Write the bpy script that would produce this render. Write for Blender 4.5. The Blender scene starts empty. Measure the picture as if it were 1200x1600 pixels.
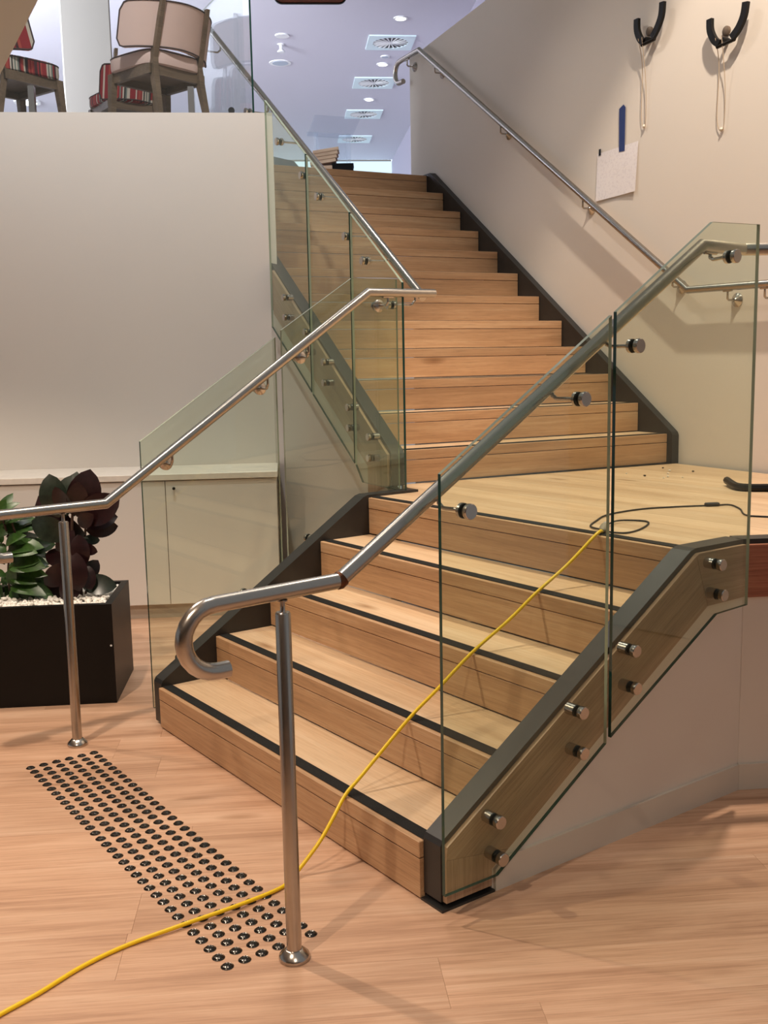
import bpy, bmesh, math, random
from math import sin, cos, pi, radians, sqrt, atan2
from mathutils import Vector, Matrix
random.seed(7)
SC = bpy.context.scene
COL = SC.collection

# ------------------------------------------------------------------ camera
CAM = Vector((3.9791, -1.6769, 1.5250))
YAW, PITCH, ROLL, FPX = 0.946718, -0.145696, -0.018914, 1615.56
def cam_axes():
    f = Vector((-sin(YAW)*cos(PITCH), cos(YAW)*cos(PITCH), sin(PITCH)))
    r = Vector((cos(YAW), sin(YAW), 0)); u = r.cross(f)
    return r*cos(ROLL)+u*sin(ROLL), -r*sin(ROLL)+u*cos(ROLL), f
_r, _u, _f = cam_axes()
cd = bpy.data.cameras.new('camera'); co = bpy.data.objects.new('camera', cd); COL.objects.link(co)
m = Matrix((( _r.x, _u.x, -_f.x, CAM.x), (_r.y, _u.y, -_f.y, CAM.y), (_r.z, _u.z, -_f.z, CAM.z), (0,0,0,1)))
co.matrix_world = m
cd.sensor_fit = 'VERTICAL'; cd.sensor_height = 36.0; cd.lens = FPX/1600*36.0; cd.clip_start = 0.02
SC.camera = co

# ------------------------------------------------------------------ world, lights, exposure
w = bpy.data.worlds.new('world'); SC.world = w; w.use_nodes = True
bgn = w.node_tree.nodes['Background']; bgn.inputs[0].default_value = (0.96, 0.98, 1.0, 1); bgn.inputs[1].default_value = 0.25
vs = SC.view_settings; vs.view_transform = 'Standard'; vs.look = 'None'; vs.exposure = 0.08; vs.gamma = 1.0; vs.use_curve_mapping = False
SC.cycles.use_denoising = True
SC.cycles.max_bounces = 8; SC.cycles.diffuse_bounces = 4; SC.cycles.glossy_bounces = 4
SC.cycles.transparent_max_bounces = 40; SC.cycles.transmission_bounces = 8
SC.cycles.sample_clamp_indirect = 6.0
WARM = (1.0, 0.84, 0.68); WARM2 = (1.0, 0.88, 0.76); COOL = (0.56, 0.76, 1.0)
def area(name, loc, target, size, size_y, power, color):
    l = bpy.data.lights.new(name, 'AREA'); l.shape = 'RECTANGLE'; l.size = size; l.size_y = size_y
    l.energy = power; l.color = color
    o = bpy.data.objects.new(name, l); COL.objects.link(o); o.location = loc
    o.rotation_euler = (Vector(target)-Vector(loc)).to_track_quat('-Z', 'Y').to_euler()
    return o
def spot(name, loc, target, power, color, angle=110, blend=0.6, radius=0.04):
    l = bpy.data.lights.new(name, 'SPOT'); l.energy = power; l.color = color
    l.spot_size = radians(angle); l.spot_blend = blend; l.shadow_soft_size = radius
    o = bpy.data.objects.new(name, l); COL.objects.link(o); o.location = loc
    o.rotation_euler = (Vector(target)-Vector(loc)).to_track_quat('-Z', 'Y').to_euler()
    return o
# daylight from the far windows of the upper level, then an added ceiling fill
area('window_light_far', (-15.2, 9.0, 4.4), (-8, 5.0, 4.6), 9.0, 2.2, 3600, COOL)
area('ceiling_fill_side', (-6.5, -4.0, 4.3), (-14, -0.6, 5.0), 8.0, 2.0, 2600, (0.80, 0.88, 1.0))
# lamps high over the stair void, and one added fill
spot('void_lamp_or_fill', (-1.7, 1.75, 5.45), (-0.1, 2.4, 0.9), 110, (1.0, 0.90, 0.80), 80, 0.7, 0.09)
spot('void_lamp_or_fill', (1.55, 2.05, 5.45), (1.0, 3.2, 1.5), 620, WARM, 72, 0.35, 0.05)
spot('void_lamp_or_fill', (0.9, 0.3, 5.45), (0.9, 0.8, 0.4), 210, WARM2, 80, 0.8, 0.30)
spot('void_lamp_or_fill', (-0.6, 0.1, 5.45), (-2.2, 1.1, 2.3), 330, (0.95, 0.97, 1.0), 72, 0.8, 0.08)  # added fill spot brightening the chairs and the left wall

# ------------------------------------------------------------------ frames of the place
H, G1, W1 = 0.17675, 0.27455, 1.7893           # riser, going and width of the lower flight
G2, W2 = 0.26044, 1.80284                      # upper flight
LZ, TZ = 5*H, 17*H                             # landing level, upper floor level
UA = 1.417582
UU = Vector((cos(UA), sin(UA), 0)); UV = Vector((-sin(UA), cos(UA), 0)); U0 = Vector((-0.30664, 1.52142, 0))
DW = Vector((0.5075, 0.8616, 0)).normalized(); NW = Vector((-DW.y, DW.x, 0)); F0 = Vector((-1.84, 0.665, 0))
RV_ = Vector((cos(YAW), sin(YAW), 0)); FV_ = Vector((-sin(YAW), cos(YAW), 0))
Z = Vector((0, 0, 1)); X = Vector((1, 0, 0)); Y = Vector((0, 1, 0))
def UF(s, t, z=0.0): return U0 + UU*s + UV*t + Z*z           # across / along the upper flight
def CF(t, n, z=0.0): return F0 + DW*t + NW*n + Z*z           # along / behind the cabinet fronts

# ------------------------------------------------------------------ materials
def lin(c):
    return tuple(((v/255)/12.92 if v/255 <= 0.04045 else ((v/255+0.055)/1.055)**2.4) for v in c)
MATS = {}
class NT:
    def __init__(s, name):
        s.m = bpy.data.materials.new(name); s.m.use_nodes = True; s.t = s.m.node_tree
        s.t.nodes.clear(); s.out = s.n('ShaderNodeOutputMaterial'); MATS[name] = s.m
    def n(s, typ, **kw):
        nd = s.t.nodes.new(typ)
        for k, v in kw.items(): setattr(nd, k, v)
        return nd
    def l(s, a, b): s.t.links.new(a, b)
    def ramp(s, stops, interp='LINEAR'):
        r = s.n('ShaderNodeValToRGB'); r.color_ramp.interpolation = interp; e = r.color_ramp.elements
        while len(e) < len(stops): e.new(0.5)
        for el, (p, c) in zip(e, stops):
            el.position = p; el.color = (*c, 1)
        return r
    def pb(s, **kw):
        b = s.n('ShaderNodeBsdfPrincipled')
        for k, v in kw.items():
            b.inputs[k.replace('_', ' ')].default_value = v
        s.l(b.outputs[0], s.out.inputs[0]); return b
def simple(name, col, rough=0.6, metal=0.0, spec=0.5, bump=0.0, bscale=200.0, var=0.0, vscale=3.0):
    t = NT(name); b = t.pb(Roughness=rough, Metallic=metal); b.inputs['Specular IOR Level'].default_value = spec
    b.inputs['Base Color'].default_value = (*col, 1)
    if var > 0 or bump > 0:
        tc = t.n('ShaderNodeTexCoord')
    if var > 0:
        nz = t.n('ShaderNodeTexNoise'); nz.inputs['Scale'].default_value = vscale; nz.inputs['Detail'].default_value = 5
        t.l(tc.outputs['Object'], nz.inputs['Vector'])
        r = t.ramp([(0.3, tuple(c*(1-var) for c in col)), (0.7, tuple(min(1, c*(1+var)) for c in col))])
        t.l(nz.outputs['Fac'], r.inputs[0]); t.l(r.outputs[0], b.inputs['Base Color'])
    if bump > 0:
        n2 = t.n('ShaderNodeTexNoise'); n2.inputs['Scale'].default_value = bscale; n2.inputs['Detail'].default_value = 2
        t.l(tc.outputs['Object'], n2.inputs['Vector'])
        bp = t.n('ShaderNodeBump'); bp.inputs['Strength'].default_value = bump; bp.inputs['Distance'].default_value = 0.002
        t.l(n2.outputs['Fac'], bp.inputs['Height']); t.l(bp.outputs[0], b.inputs['Normal'])
    return t.m
def wood(name, dark, mid, light, rough=0.42, knots=True, pores=0.25, spread=0.10):
    """timber whose grain runs along the local X axis; every piece gets its own offset and tone"""
    t = NT(name); b = t.pb(Roughness=rough)
    tc = t.n('ShaderNodeTexCoord'); oi = t.n('ShaderNodeObjectInfo')
    mul = t.n('ShaderNodeVectorMath', operation='SCALE'); mul.inputs[0].default_value = (37.1, 17.3, 9.7); t.l(oi.outputs['Random'], mul.inputs['Scale'])
    add = t.n('ShaderNodeVectorMath', operation='ADD'); t.l(tc.outputs['Object'], add.inputs[0]); t.l(mul.outputs[0], add.inputs[1])
    def nz(scale3, detail, rough_=0.6, dist=0.0):
        mp = t.n('ShaderNodeMapping'); mp.inputs['Scale'].default_value = scale3; t.l(add.outputs[0], mp.inputs['Vector'])
        q = t.n('ShaderNodeTexNoise'); q.inputs['Scale'].default_value = 1; q.inputs['Detail'].default_value = detail
        q.inputs['Roughness'].default_value = rough_; q.inputs['Distortion'].default_value = dist
        t.l(mp.outputs[0], q.inputs['Vector']); return q
    n1 = nz((0.9, 9, 9), 4, 0.55, 0.9)
    n2 = nz((2.0, 95, 95), 5, 0.7, 0.3)
    n3 = nz((9, 330, 330), 2, 0.7)
    a1 = t.n('ShaderNodeMath', operation='MULTIPLY'); a1.inputs[1].default_value = 0.55; t.l(n1.outputs['Fac'], a1.inputs[0])
    a2 = t.n('ShaderNodeMath', operation='MULTIPLY_ADD'); a2.inputs[1].default_value = 0.45; t.l(n2.outputs['Fac'], a2.inputs[0]); t.l(a1.outputs[0], a2.inputs[2])
    r = t.ramp([(0.30, dark), (0.50, mid), (0.68, light)]); t.l(a2.outputs[0], r.inputs[0])
    # pores
    rp = t.ramp([(0.30, (1-pores,)*3), (0.47, (1, 1, 1))]); t.l(n3.outputs['Fac'], rp.inputs[0])
    mx = t.n('ShaderNodeMix', data_type='RGBA', blend_type='MULTIPLY'); mx.inputs[0].default_value = 1.0
    t.l(r.outputs[0], mx.inputs[6]); t.l(rp.outputs[0], mx.inputs[7])
    last = mx.outputs[2]
    if knots:
        mp = t.n('ShaderNodeMapping'); mp.inputs['Scale'].default_value = (1.1, 3.4, 3.4); t.l(add.outputs[0], mp.inputs['Vector'])
        vo = t.n('ShaderNodeTexVoronoi'); vo.inputs['Scale'].default_value = 1.0; t.l(mp.outputs[0], vo.inputs['Vector'])
        rk = t.ramp([(0.0, (0.42, 0.33, 0.26)), (0.045, (0.66, 0.58, 0.5)), (0.11, (1, 1, 1))]); t.l(vo.outputs['Distance'], rk.inputs[0])
        mk = t.n('ShaderNodeMix', data_type='RGBA', blend_type='MULTIPLY'); mk.inputs[0].default_value = 0.9
        t.l(last, mk.inputs[6]); t.l(rk.outputs[0], mk.inputs[7]); last = mk.outputs[2]
    hs = t.n('ShaderNodeHueSaturation')
    mr = t.n('ShaderNodeMapRange'); mr.inputs[3].default_value = 1-spread; mr.inputs[4].default_value = 1+spread
    t.l(oi.outputs['Random'], mr.inputs[0]); t.l(mr.outputs[0], hs.inputs['Value']); t.l(last, hs.inputs['Color'])
    t.l(hs.outputs[0], b.inputs['Base Color'])
    bp = t.n('ShaderNodeBump'); bp.inputs['Strength'].default_value = 0.12; bp.inputs['Distance'].default_value = 0.001
    t.l(n2.outputs['Fac'], bp.inputs['Height']); t.l(bp.outputs[0], b.inputs['Normal'])
    return t.m
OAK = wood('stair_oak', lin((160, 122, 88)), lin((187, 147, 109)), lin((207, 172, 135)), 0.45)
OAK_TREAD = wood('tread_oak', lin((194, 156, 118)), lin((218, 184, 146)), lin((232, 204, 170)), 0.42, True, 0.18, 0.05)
FLOORW = wood('floor_board', lin((158, 117, 90)), lin((200, 158, 128)), lin((221, 184, 155)), 0.40, True, 0.15, 0.06)
FASCIA = wood('fascia_timber', lin((134, 104, 80)), lin((170, 138, 110)), lin((196, 166, 138)), 0.42, False, 0.3, 0.08)
FASCIA_LIT = wood('fascia_timber_lit', lin((112, 60, 42)), lin((166, 102, 78)), lin((192, 130, 100)), 0.4, False, 0.3, 0.06)  # same fascia timber; redder lit look outside the glass painted into its colour
CHAIRW = wood('chair_timber', lin((84, 66, 50)), lin((110, 88, 68)), lin((130, 106, 84)), 0.5, False, 0.2)
PALEW = wood('pale_timber', lin((196, 160, 130)), lin((224, 190, 158)), lin((236, 208, 178)), 0.6, False, 0.1)
WALL = simple('wall_paint', lin((226, 217, 206)), 0.75, 0, 0.3, 0.08, 300, 0.012, 1.3)
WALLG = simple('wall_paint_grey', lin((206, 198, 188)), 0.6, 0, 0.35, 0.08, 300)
WALLT = simple('wall_paint_taupe', lin((120, 108, 98)), 0.8)
SKIRT = simple('skirting_paint', lin((214, 204, 190)), 0.4, 0, 0.5)
CEILM = simple('ceiling_paint', lin((216, 214, 224)), 0.8, 0, 0.2)
SOFFIT = simple('soffit_paint', lin((196, 206, 212)), 0.8, 0, 0.2)
CABM = simple('cabinet_laminate', lin((224, 216, 206)), 0.35, 0, 0.5)
BENCHM = simple('bench_laminate', lin((236, 226, 212)), 0.3, 0, 0.5, 0, 1, 0.05, 30)
KICKM = simple('kick_board', lin((186, 172, 156)), 0.45)
BLACKM = simple('black_gloss', lin((17, 15, 14)), 0.45, 0, 0.25, 0, 1, 0.1, 5)
STEELD = simple('charcoal_steel', lin((40, 39, 38)), 0.42, 0.0, 0.5, 0.1, 260, 0.16, 14)
STRIPB = simple('black_grip', lin((26, 26, 25)), 0.8, 0, 0.3, 0.8, 900, 0.3, 240)
STEEL = simple('brushed_steel', (0.46, 0.425, 0.385), 0.26, 1.0, 0.5, 0.05, 500, 0.03, 40)
STEELH = simple('turned_steel', (0.50, 0.46, 0.42), 0.24, 1.0)
RUBBER = simple('black_rubber', lin((18, 17, 17)), 0.6)
WELD = simple('weld_stain', lin((96, 62, 44)), 0.4, 0.9, 0.5, 0.6, 90, 0.4, 60)
STUDM = simple('stud_black', lin((70, 66, 62)), 0.20, 0.9, 0.5)
STUDR = simple('stud_rim', lin((150, 140, 130)), 0.35, 0.8)
YELLOW = simple('cord_yellow', lin((242, 200, 16)), 0.35)
GREYP = simple('grey_plastic', lin((150, 140, 124)), 0.4)
WHITEP = simple('white_plastic', lin((238, 238, 238)), 0.45)
VENTM = simple('vent_enamel', lin((228, 246, 250)), 0.4)
BLUEP = simple('pale_blue_plastic', lin((176, 184, 200)), 0.4)
PAPER = NT('paper_sheet')
BLUET = simple('blue_tape', lin((32, 52, 110)), 0.55)
STRING = simple('string_twine', lin((176, 156, 132)), 0.8)
PEBBLE = simple('white_pebble', lin((246, 240, 230)), 0.7, 0, 0.4, 0, 1, 0.08, 40)
SOIL = simple('dark_soil', lin((40, 32, 26)), 0.9)
BEIGE = simple('beige_fabric', lin((214, 182, 170)), 0.85, 0, 0.2, 0.3, 700)
PIPING = simple('dark_piping', lin((70, 48, 44)), 0.7)
COLUMN = simple('column_paint', lin((184, 174, 166)), 0.6)
SOFAM = simple('sofa_fabric', lin((96, 112, 122)), 0.8)
SIGNW = simple('sign_redwood', lin((120, 66, 50)), 0.35, 0, 0.5, 0, 1, 0.2, 12)
DUST = simple('plaster_crumb', lin((226, 218, 204)), 0.9)
DARKBIT = simple('dark_crumb', lin((70, 58, 46)), 0.9)
LEAFG = simple('leaf_green', lin((50, 80, 30)), 0.38, 0, 0.5, 0, 1, 0.35, 9)
LEAFB = simple('leaf_burgundy', lin((36, 15, 17)), 0.32, 0, 0.5, 0, 1, 0.35, 9)
LEAFD = simple('leaf_dark_green', lin((34, 42, 32)), 0.3, 0, 0.5, 0, 1, 0.35, 9)
STEM = simple('plant_stem', lin((64, 44, 34)), 0.7)
def emit(name, col, s):
    t = NT(name); e = t.n('ShaderNodeEmission'); e.inputs[0].default_value = (*col, 1); e.inputs[1].default_value = s
    t.l(e.outputs[0], t.out.inputs[0]); return t.m
LAMPM = emit('lamp_disc', (1, 0.97, 0.92), 4.0)
WINM = emit('window_daylight', (0.66, 0.86, 1.0), 1.2)
def paper():
    t = PAPER; b = t.pb(Roughness=0.8)
    tc = t.n('ShaderNodeTexCoord'); nz = t.n('ShaderNodeTexNoise'); nz.inputs['Scale'].default_value = 70; nz.inputs['Detail'].default_value = 4
    t.l(tc.outputs['Object'], nz.inputs['Vector'])
    r = t.ramp([(0.34, lin((230, 223, 225))), (0.50, lin((240, 234, 234)))]); t.l(nz.outputs['Fac'], r.inputs[0]); t.l(r.outputs[0], b.inputs['Base Color'])
paper(); PAPER = PAPER.m
def glass(name, tint, fres=1.0, dirt_sheen=0.03, haze=(0.55, 0.62, 0.52)):
    t = NT(name); tr = t.n('ShaderNodeBsdfTransparent'); tr.inputs[0].default_value = (*tint, 1)
    gl = t.n('ShaderNodeBsdfGlossy'); gl.inputs['Roughness'].default_value = 0.012; gl.inputs[0].default_value = (0.95, 1, 0.97, 1)
    lw = t.n('ShaderNodeLayerWeight'); lw.inputs['Blend'].default_value = 0.5
    pw = t.n('ShaderNodeMath', operation='POWER'); pw.inputs[1].default_value = 4.5; t.l(lw.outputs['Facing'], pw.inputs[0])
    mu = t.n('ShaderNodeMath', operation='MULTIPLY_ADD'); mu.inputs[1].default_value = 0.8*fres; mu.inputs[2].default_value = 0.035*fres; t.l(pw.outputs[0], mu.inputs[0])
    mx = t.n('ShaderNodeMixShader'); t.l(mu.outputs[0], mx.inputs[0]); t.l(tr.outputs[0], mx.inputs[1]); t.l(gl.outputs[0], mx.inputs[2])
    df = t.n('ShaderNodeBsdfDiffuse'); df.inputs[0].default_value = (*haze, 1)
    m2 = t.n('ShaderNodeMixShader'); m2.inputs[0].default_value = dirt_sheen
    t.l(mx.outputs[0], m2.inputs[1]); t.l(df.outputs[0], m2.inputs[2])
    t.l(m2.outputs[0], t.out.inputs[0]); return t.m
GLASS = glass('clear_glass', (0.908, 0.945, 0.885), 0.9, 0.006)
GLASS2 = glass('clear_glass_upper', (0.962, 0.975, 0.972), 0.8, 0.004)
ACRYL = glass('clear_acrylic', (0.955, 0.97, 0.995), 1.2, 0.055, (0.85, 0.93, 1.0))  # bright lit edges of the lectern painted in as a pale diffuse share
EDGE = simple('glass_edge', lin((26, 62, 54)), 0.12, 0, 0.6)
EDGE_LIT = simple('glass_edge_lit', lin((158, 168, 148)), 0.12, 0, 0.6)  # pale edge copy: light passing through the glass is painted in
def stripes(nm, both):
    t = NT(nm); b = t.pb(Roughness=0.85)
    tc = t.n('ShaderNodeTexCoord'); sp = t.n('ShaderNodeSeparateXYZ'); t.l(tc.outputs['Object'], sp.inputs[0])
    mu = t.n('ShaderNodeMath', operation='MULTIPLY'); mu.inputs[1].default_value = 84; ad = t.n('ShaderNodeMath', operation='ADD'); t.l(sp.outputs['X'], ad.inputs[0]); ad.inputs[1].default_value = 0
    if both: t.l(sp.outputs['Y'], ad.inputs[1])
    pass; t.l(ad.outputs[0], mu.inputs[0])
    fl = t.n('ShaderNodeMath', operation='FLOOR'); t.l(mu.outputs[0], fl.inputs[0])
    wn = t.n('ShaderNodeTexWhiteNoise', noise_dimensions='1D'); t.l(fl.outputs[0], wn.inputs['W'])
    r = t.ramp([(0.0, lin((150, 34, 40))), (0.3, lin((70, 28, 32))), (0.44, lin((206, 190, 172))), (0.6, lin((120, 126, 116))), (0.75, lin((176, 70, 58))), (0.9, lin((42, 38, 38)))], 'CONSTANT')
    t.l(wn.outputs['Value'], r.inputs[0]); t.l(r.outputs[0], b.inputs['Base Color']); return t.m
STRIPE = stripes('striped_fabric', True); STRIPEB = stripes('striped_fabric_back', False)

# ------------------------------------------------------------------ mesh helpers
def mesh(name, verts, faces, smooth=None):
    me = bpy.data.meshes.new(name); me.from_pydata([tuple(v) for v in verts], [], faces); me.update()
    bm = bmesh.new(); bm.from_mesh(me); bmesh.ops.recalc_face_normals(bm, faces=bm.faces); bm.to_mesh(me); bm.free()
    if smooth is not None:
        for p in me.polygons: p.use_smooth = True
        me.set_sharp_from_angle(angle=radians(smooth))
    return me
def join(*parts):
    V, F = [], []
    for v, f in parts:
        o = len(V); V += list(v); F += [tuple(i+o for i in q) for q in f]
    return V, F
def boxg(a, b):
    (x0, y0, z0), (x1, y1, z1) = a, b
    V = [Vector(p) for p in ((x0,y0,z0),(x1,y0,z0),(x1,y1,z0),(x0,y1,z0),(x0,y0,z1),(x1,y0,z1),(x1,y1,z1),(x0,y1,z1))]
    return V, [(3,2,1,0),(4,5,6,7),(0,1,5,4),(1,2,6,5),(2,3,7,6),(3,0,4,7)]
def cbox(L, W, T, c=0.0015):
    """chamfered box centred on the origin"""
    a, b, d = L/2, W/2, T/2; V = []; idx = {}
    for sx in (-1, 1):
        for sy in (-1, 1):
            for sz in (-1, 1):
                for k, p in enumerate(((a, b-c, d-c), (a-c, b, d-c), (a-c, b-c, d))):
                    idx[(sx, sy, sz, k)] = len(V); V.append(Vector((sx*p[0], sy*p[1], sz*p[2])))
    F = []
    for s in (-1, 1):
        F.append([idx[(s, y, z, 0)] for y, z in ((-1,-1),(1,-1),(1,1),(-1,1))])
        F.append([idx[(x, s, z, 1)] for x, z in ((-1,-1),(1,-1),(1,1),(-1,1))])
        F.append([idx[(x, y, s, 2)] for x, y in ((-1,-1),(1,-1),(1,1),(-1,1))])
        for q in (-1, 1):
            F.append([idx[(s, q, -1, 0)], idx[(s, q, 1, 0)], idx[(s, q, 1, 1)], idx[(s, q, -1, 1)]])
            F.append([idx[(s, -1, q, 0)], idx[(s, 1, q, 0)], idx[(s, 1, q, 2)], idx[(s, -1, q, 2)]])
            F.append([idx[(-1, s, q, 1)], idx[(1, s, q, 1)], idx[(1, s, q, 2)], idx[(-1, s, q, 2)]])
    for sx in (-1, 1):
        for sy in (-1, 1):
            for sz in (-1, 1): F.append([idx[(sx, sy, sz, k)] for k in range(3)])
    return V, [tuple(f) for f in F]
def prism(poly, origin, ax, ay, an, d0, d1):
    """polygon (a,b) in axes ax,ay extruded along an from d0 to d1"""
    n = len(poly); origin = Vector(origin)
    V = [origin+ax*a+ay*b+an*d0 for a, b in poly] + [origin+ax*a+ay*b+an*d1 for a, b in poly]
    F = [tuple(range(n))[::-1], tuple(range(n, 2*n))] + [(i, (i+1) % n, (i+1) % n+n, i+n) for i in range(n)]
    return V, F
def tube(path, r, n=14, cap=True, closed=False):
    P = [Vector(p) for p in path]; N = len(P)
    d = (P[1]-P[0]).normalized()
    ref = Z if abs(d.z) < 0.9 else X
    e1 = d.cross(ref).normalized(); e2 = d.cross(e1)
    rr = r if callable(r) else (lambda i: r)
    V = []; ring = [e1*cos(2*pi*k/n)+e2*sin(2*pi*k/n) for k in range(n)]
    for i in range(N):
        if i > 0:
            dn = (P[i]-P[i-1]).normalized()
            q = d.rotation_difference(dn); ring = [q @ v for v in ring]; d = dn
        if 0 < i < N-1:
            nx = (P[i+1]-P[i]).normalized(); b = (d+nx).normalized()
        else: b = d
        for v in ring:
            o = v*rr(i); k = -(o.dot(b))/max(0.2, d.dot(b)); V.append(P[i]+o+d*k)
    F = []
    for i in range(N-1):
        for k in range(n):
            F.append((i*n+k, i*n+(k+1) % n, (i+1)*n+(k+1) % n, (i+1)*n+k))
    if cap: F += [tuple(range(n))[::-1], tuple(range((N-1)*n, N*n))]
    return V, F
def lathe(profile, c, axis=Z, n=24):
    """profile of (radius, height) along axis, closed at both ends"""
    axis = Vector(axis).normalized(); ref = X if abs(axis.x) < 0.9 else Y
    e1 = axis.cross(ref).normalized(); e2 = axis.cross(e1); c = Vector(c); V = []; F = []
    for r, h in profile:
        for k in range(n): V.append(c+axis*h+(e1*cos(2*pi*k/n)+e2*sin(2*pi*k/n))*r)
    for i in range(len(profile)-1):
        for k in range(n): F.append((i*n+k, i*n+(k+1) % n, (i+1)*n+(k+1) % n, (i+1)*n+k))
    F += [tuple(range(n))[::-1], tuple(range((len(profile)-1)*n, len(profile)*n))]
    return V, F
def smooth_path(pts, sub=6):
    P = [Vector(p) for p in pts]; out = []
    for i in range(len(P)-1):
        p0 = P[max(0, i-1)]; p1 = P[i]; p2 = P[i+1]; p3 = P[min(len(P)-1, i+2)]
        for k in range(sub):
            t = k/sub
            out.append(0.5*((2*p1)+(p2-p0)*t+(2*p0-5*p1+4*p2-p3)*t*t+(-p0+3*p1-3*p2+p3)*t**3))
    out.append(P[-1]); return out
def fr(o, ax, ay, az=None):
    ax = Vector(ax).normalized(); ay = Vector(ay).normalized(); az = ax.cross(ay) if az is None else Vector(az)
    o = Vector(o); return Matrix(((ax.x, ay.x, az.x, o.x), (ax.y, ay.y, az.y, o.y), (ax.z, ay.z, az.z, o.z), (0,0,0,1)))

# ------------------------------------------------------------------ object helpers
def tag(o, label=None, cat=None, group=None, kind=None):
    if label: o['label'] = label
    if cat: o['category'] = cat
    if group: o['group'] = group
    if kind: o['kind'] = kind
    return o
def thing(name, label, cat, loc=(0, 0, 0), group=None, kind=None):
    o = bpy.data.objects.new(name, None); COL.objects.link(o); o.location = loc; o.empty_display_size = 0.1
    return tag(o, label, cat, group, kind)
def root_of(o):
    off = Vector((0, 0, 0)); M = Matrix.Identity(4)
    while o is not None:
        M = o.matrix_parent_inverse @ o.matrix_basis if False else M; o = o.parent
    return M
def W_(o):
    if o.parent is None:
        return Matrix.Translation(o.location) @ o.rotation_euler.to_matrix().to_4x4() if o.type == 'EMPTY' else o.matrix_basis.copy()
    return W_(o.parent) @ o.matrix_parent_inverse @ o.matrix_basis
def put(name, me, mat, parent=None, M=None, label=None):
    """mesh object; M is its placement in the world"""
    if isinstance(me, tuple): me = mesh(name, *me)
    o = bpy.data.objects.new(name, me); COL.objects.link(o)
    if mat is not None and len(me.materials) == 0:
        for mm in (mat if isinstance(mat, (list, tuple)) else [mat]): me.materials.append(mm)
    if parent is not None:
        o.parent = parent; o.matrix_parent_inverse = W_(parent).inverted()
    if M is not None: o.matrix_basis = M
    if label: o['label'] = label
    return o
def sm(g, ang=40): return mesh('m', g[0], g[1], ang)
def board(name, parent, c, ax, ay, L, Wd, T, mat, ch=0.0012, label=None):
    """timber piece centred at c, grain along ax"""
    ax = Vector(ax).normalized(); ay = Vector(ay).normalized()
    return put(name, mesh(name, *cbox(L, Wd, T, ch)), mat, parent, fr(c, ax, ay), label)
def poly_board(name, parent, poly, origin, ax, ay, an, d0, d1, mat, label=None):
    """timber piece of polygonal outline whose local X follows ax"""
    n = len(poly); ca = sum(p[0] for p in poly)/n; cb = sum(p[1] for p in poly)/n
    V, F = prism([(a-ca, b-cb) for a, b in poly], (0, 0, 0), X, Y, Z, d0, d1)
    return put(name, mesh(name, V, F), mat, parent, fr(Vector(origin)+ax*ca+ay*cb, ax, ay, an), label)

# ================================================================== SETTING
# floor: boards along DW, laid in rows across NW
floor = put('floor', mesh('floor', *boxg((-7, -9, -0.06), (9, 3.2, -0.012))), FLOORW)
tag(floor, 'light timber plank floor in front of the stairs', 'floor', kind='structure')
PW = 0.215
FC = Vector((1.2, -0.6, 0))
rows = range(-11, 16)
for i in rows:
    off = i*PW + 0.045
    t = -4.6 + random.uniform(0, 1.2)
    while t < 4.2:
        L = random.choice((1.35, 1.6, 1.85, 2.1))
        c = FC + NW*off + DW*(t+L/2); t += L
        d = c-CAM; dep = d.dot(_f)
        # keep what the photograph can see, and a margin around it
        if dep < -0.6: continue
        lat = abs(d.dot(_r))
        if lat > 0.42*max(dep, 0.5)+1.6 or c.y > 1.9: continue
        board('floor_plank', floor, c-Z*0.006, DW, NW, L-0.0005, PW-0.0005, 0.012, FLOORW, 0.0003)

# wall under the edge of the upper floor (left), its base hidden by the cabinets
wl = put('wall_left', mesh('wl', *prism([(-4.0, 0), (0.905, 0), (0.905, 3.055), (-4.0, 3.055)], CF(0, 0), DW, Z, NW, 0.53, 0.68)), WALL)
tag(wl, 'plain cream wall below the upper floor behind the planter', 'wall', kind='structure')
# wall beside the upper flight (right)
S_R = W2+0.055
wr = put('wall_right', mesh('wr', *prism([(-4.2, 0), (3.225, 0), (3.225, 4.0), (2.0, 4.12), (-4.2, 4.75)], UF(S_R, 0), UV, Z, UU, 0.0, 0.14)), WALL)
tag(wr, 'tall warm white wall carrying the wall handrail', 'wall', kind='structure')
# wall under the left side of the upper flight
wu = put('wall_understair', mesh('wu', *prism([(-0.03, 0), (1.62, 0), (1.62, 1.90), (0.19, 0.97), (-0.03, 0.86)], UF(0, 0), UV, Z, UU, -0.088, -0.02)), WALLG)
tag(wu, 'grey triangular wall beneath the left side of the upper flight', 'wall', kind='structure')
# wall under the right stringer of the lower flight and along the landing
wf = put('wall_front', mesh('wf', *prism([(0.199, 0), (1.358, 0), (1.358, 0.72), (1.15, 0.72), (0.199, 0.10)], (1.80, 0, 0), Y, Z, X, 0.0, 0.074)), WALL)
tag(wf, 'low white wall under the right stringer of the lower flight', 'wall', kind='structure')
LF0 = Vector((1.884, 1.352, 0)); LN = Vector((DW.y, -DW.x, 0))
wl2 = put('wall_landing', mesh('wl2', *prism([(0, 0), (2.3, 0), (2.3, 0.70), (0, 0.70)], LF0, DW, Z, LN, -0.10, -0.010)), WALL)
tag(wl2, 'short white wall under the landing at the right edge', 'wall', kind='structure')
def skirt(name, poly, o, ax, an, d0, d1, label):
    tag(put(name, mesh(name, *prism(poly, o, ax, Z, an, d0, d1)), SKIRT), label, 'baseboard', kind='structure')
skirt('baseboard_front', [(0.205, 0), (1.352, 0), (1.352, 0.088), (1.35, 0.093), (0.245, 0.093), (0.205, 0.066)], (1.874, 0, 0), Y, X, 0, 0.011, 'white skirting board along the low wall below the stringer')
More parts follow.
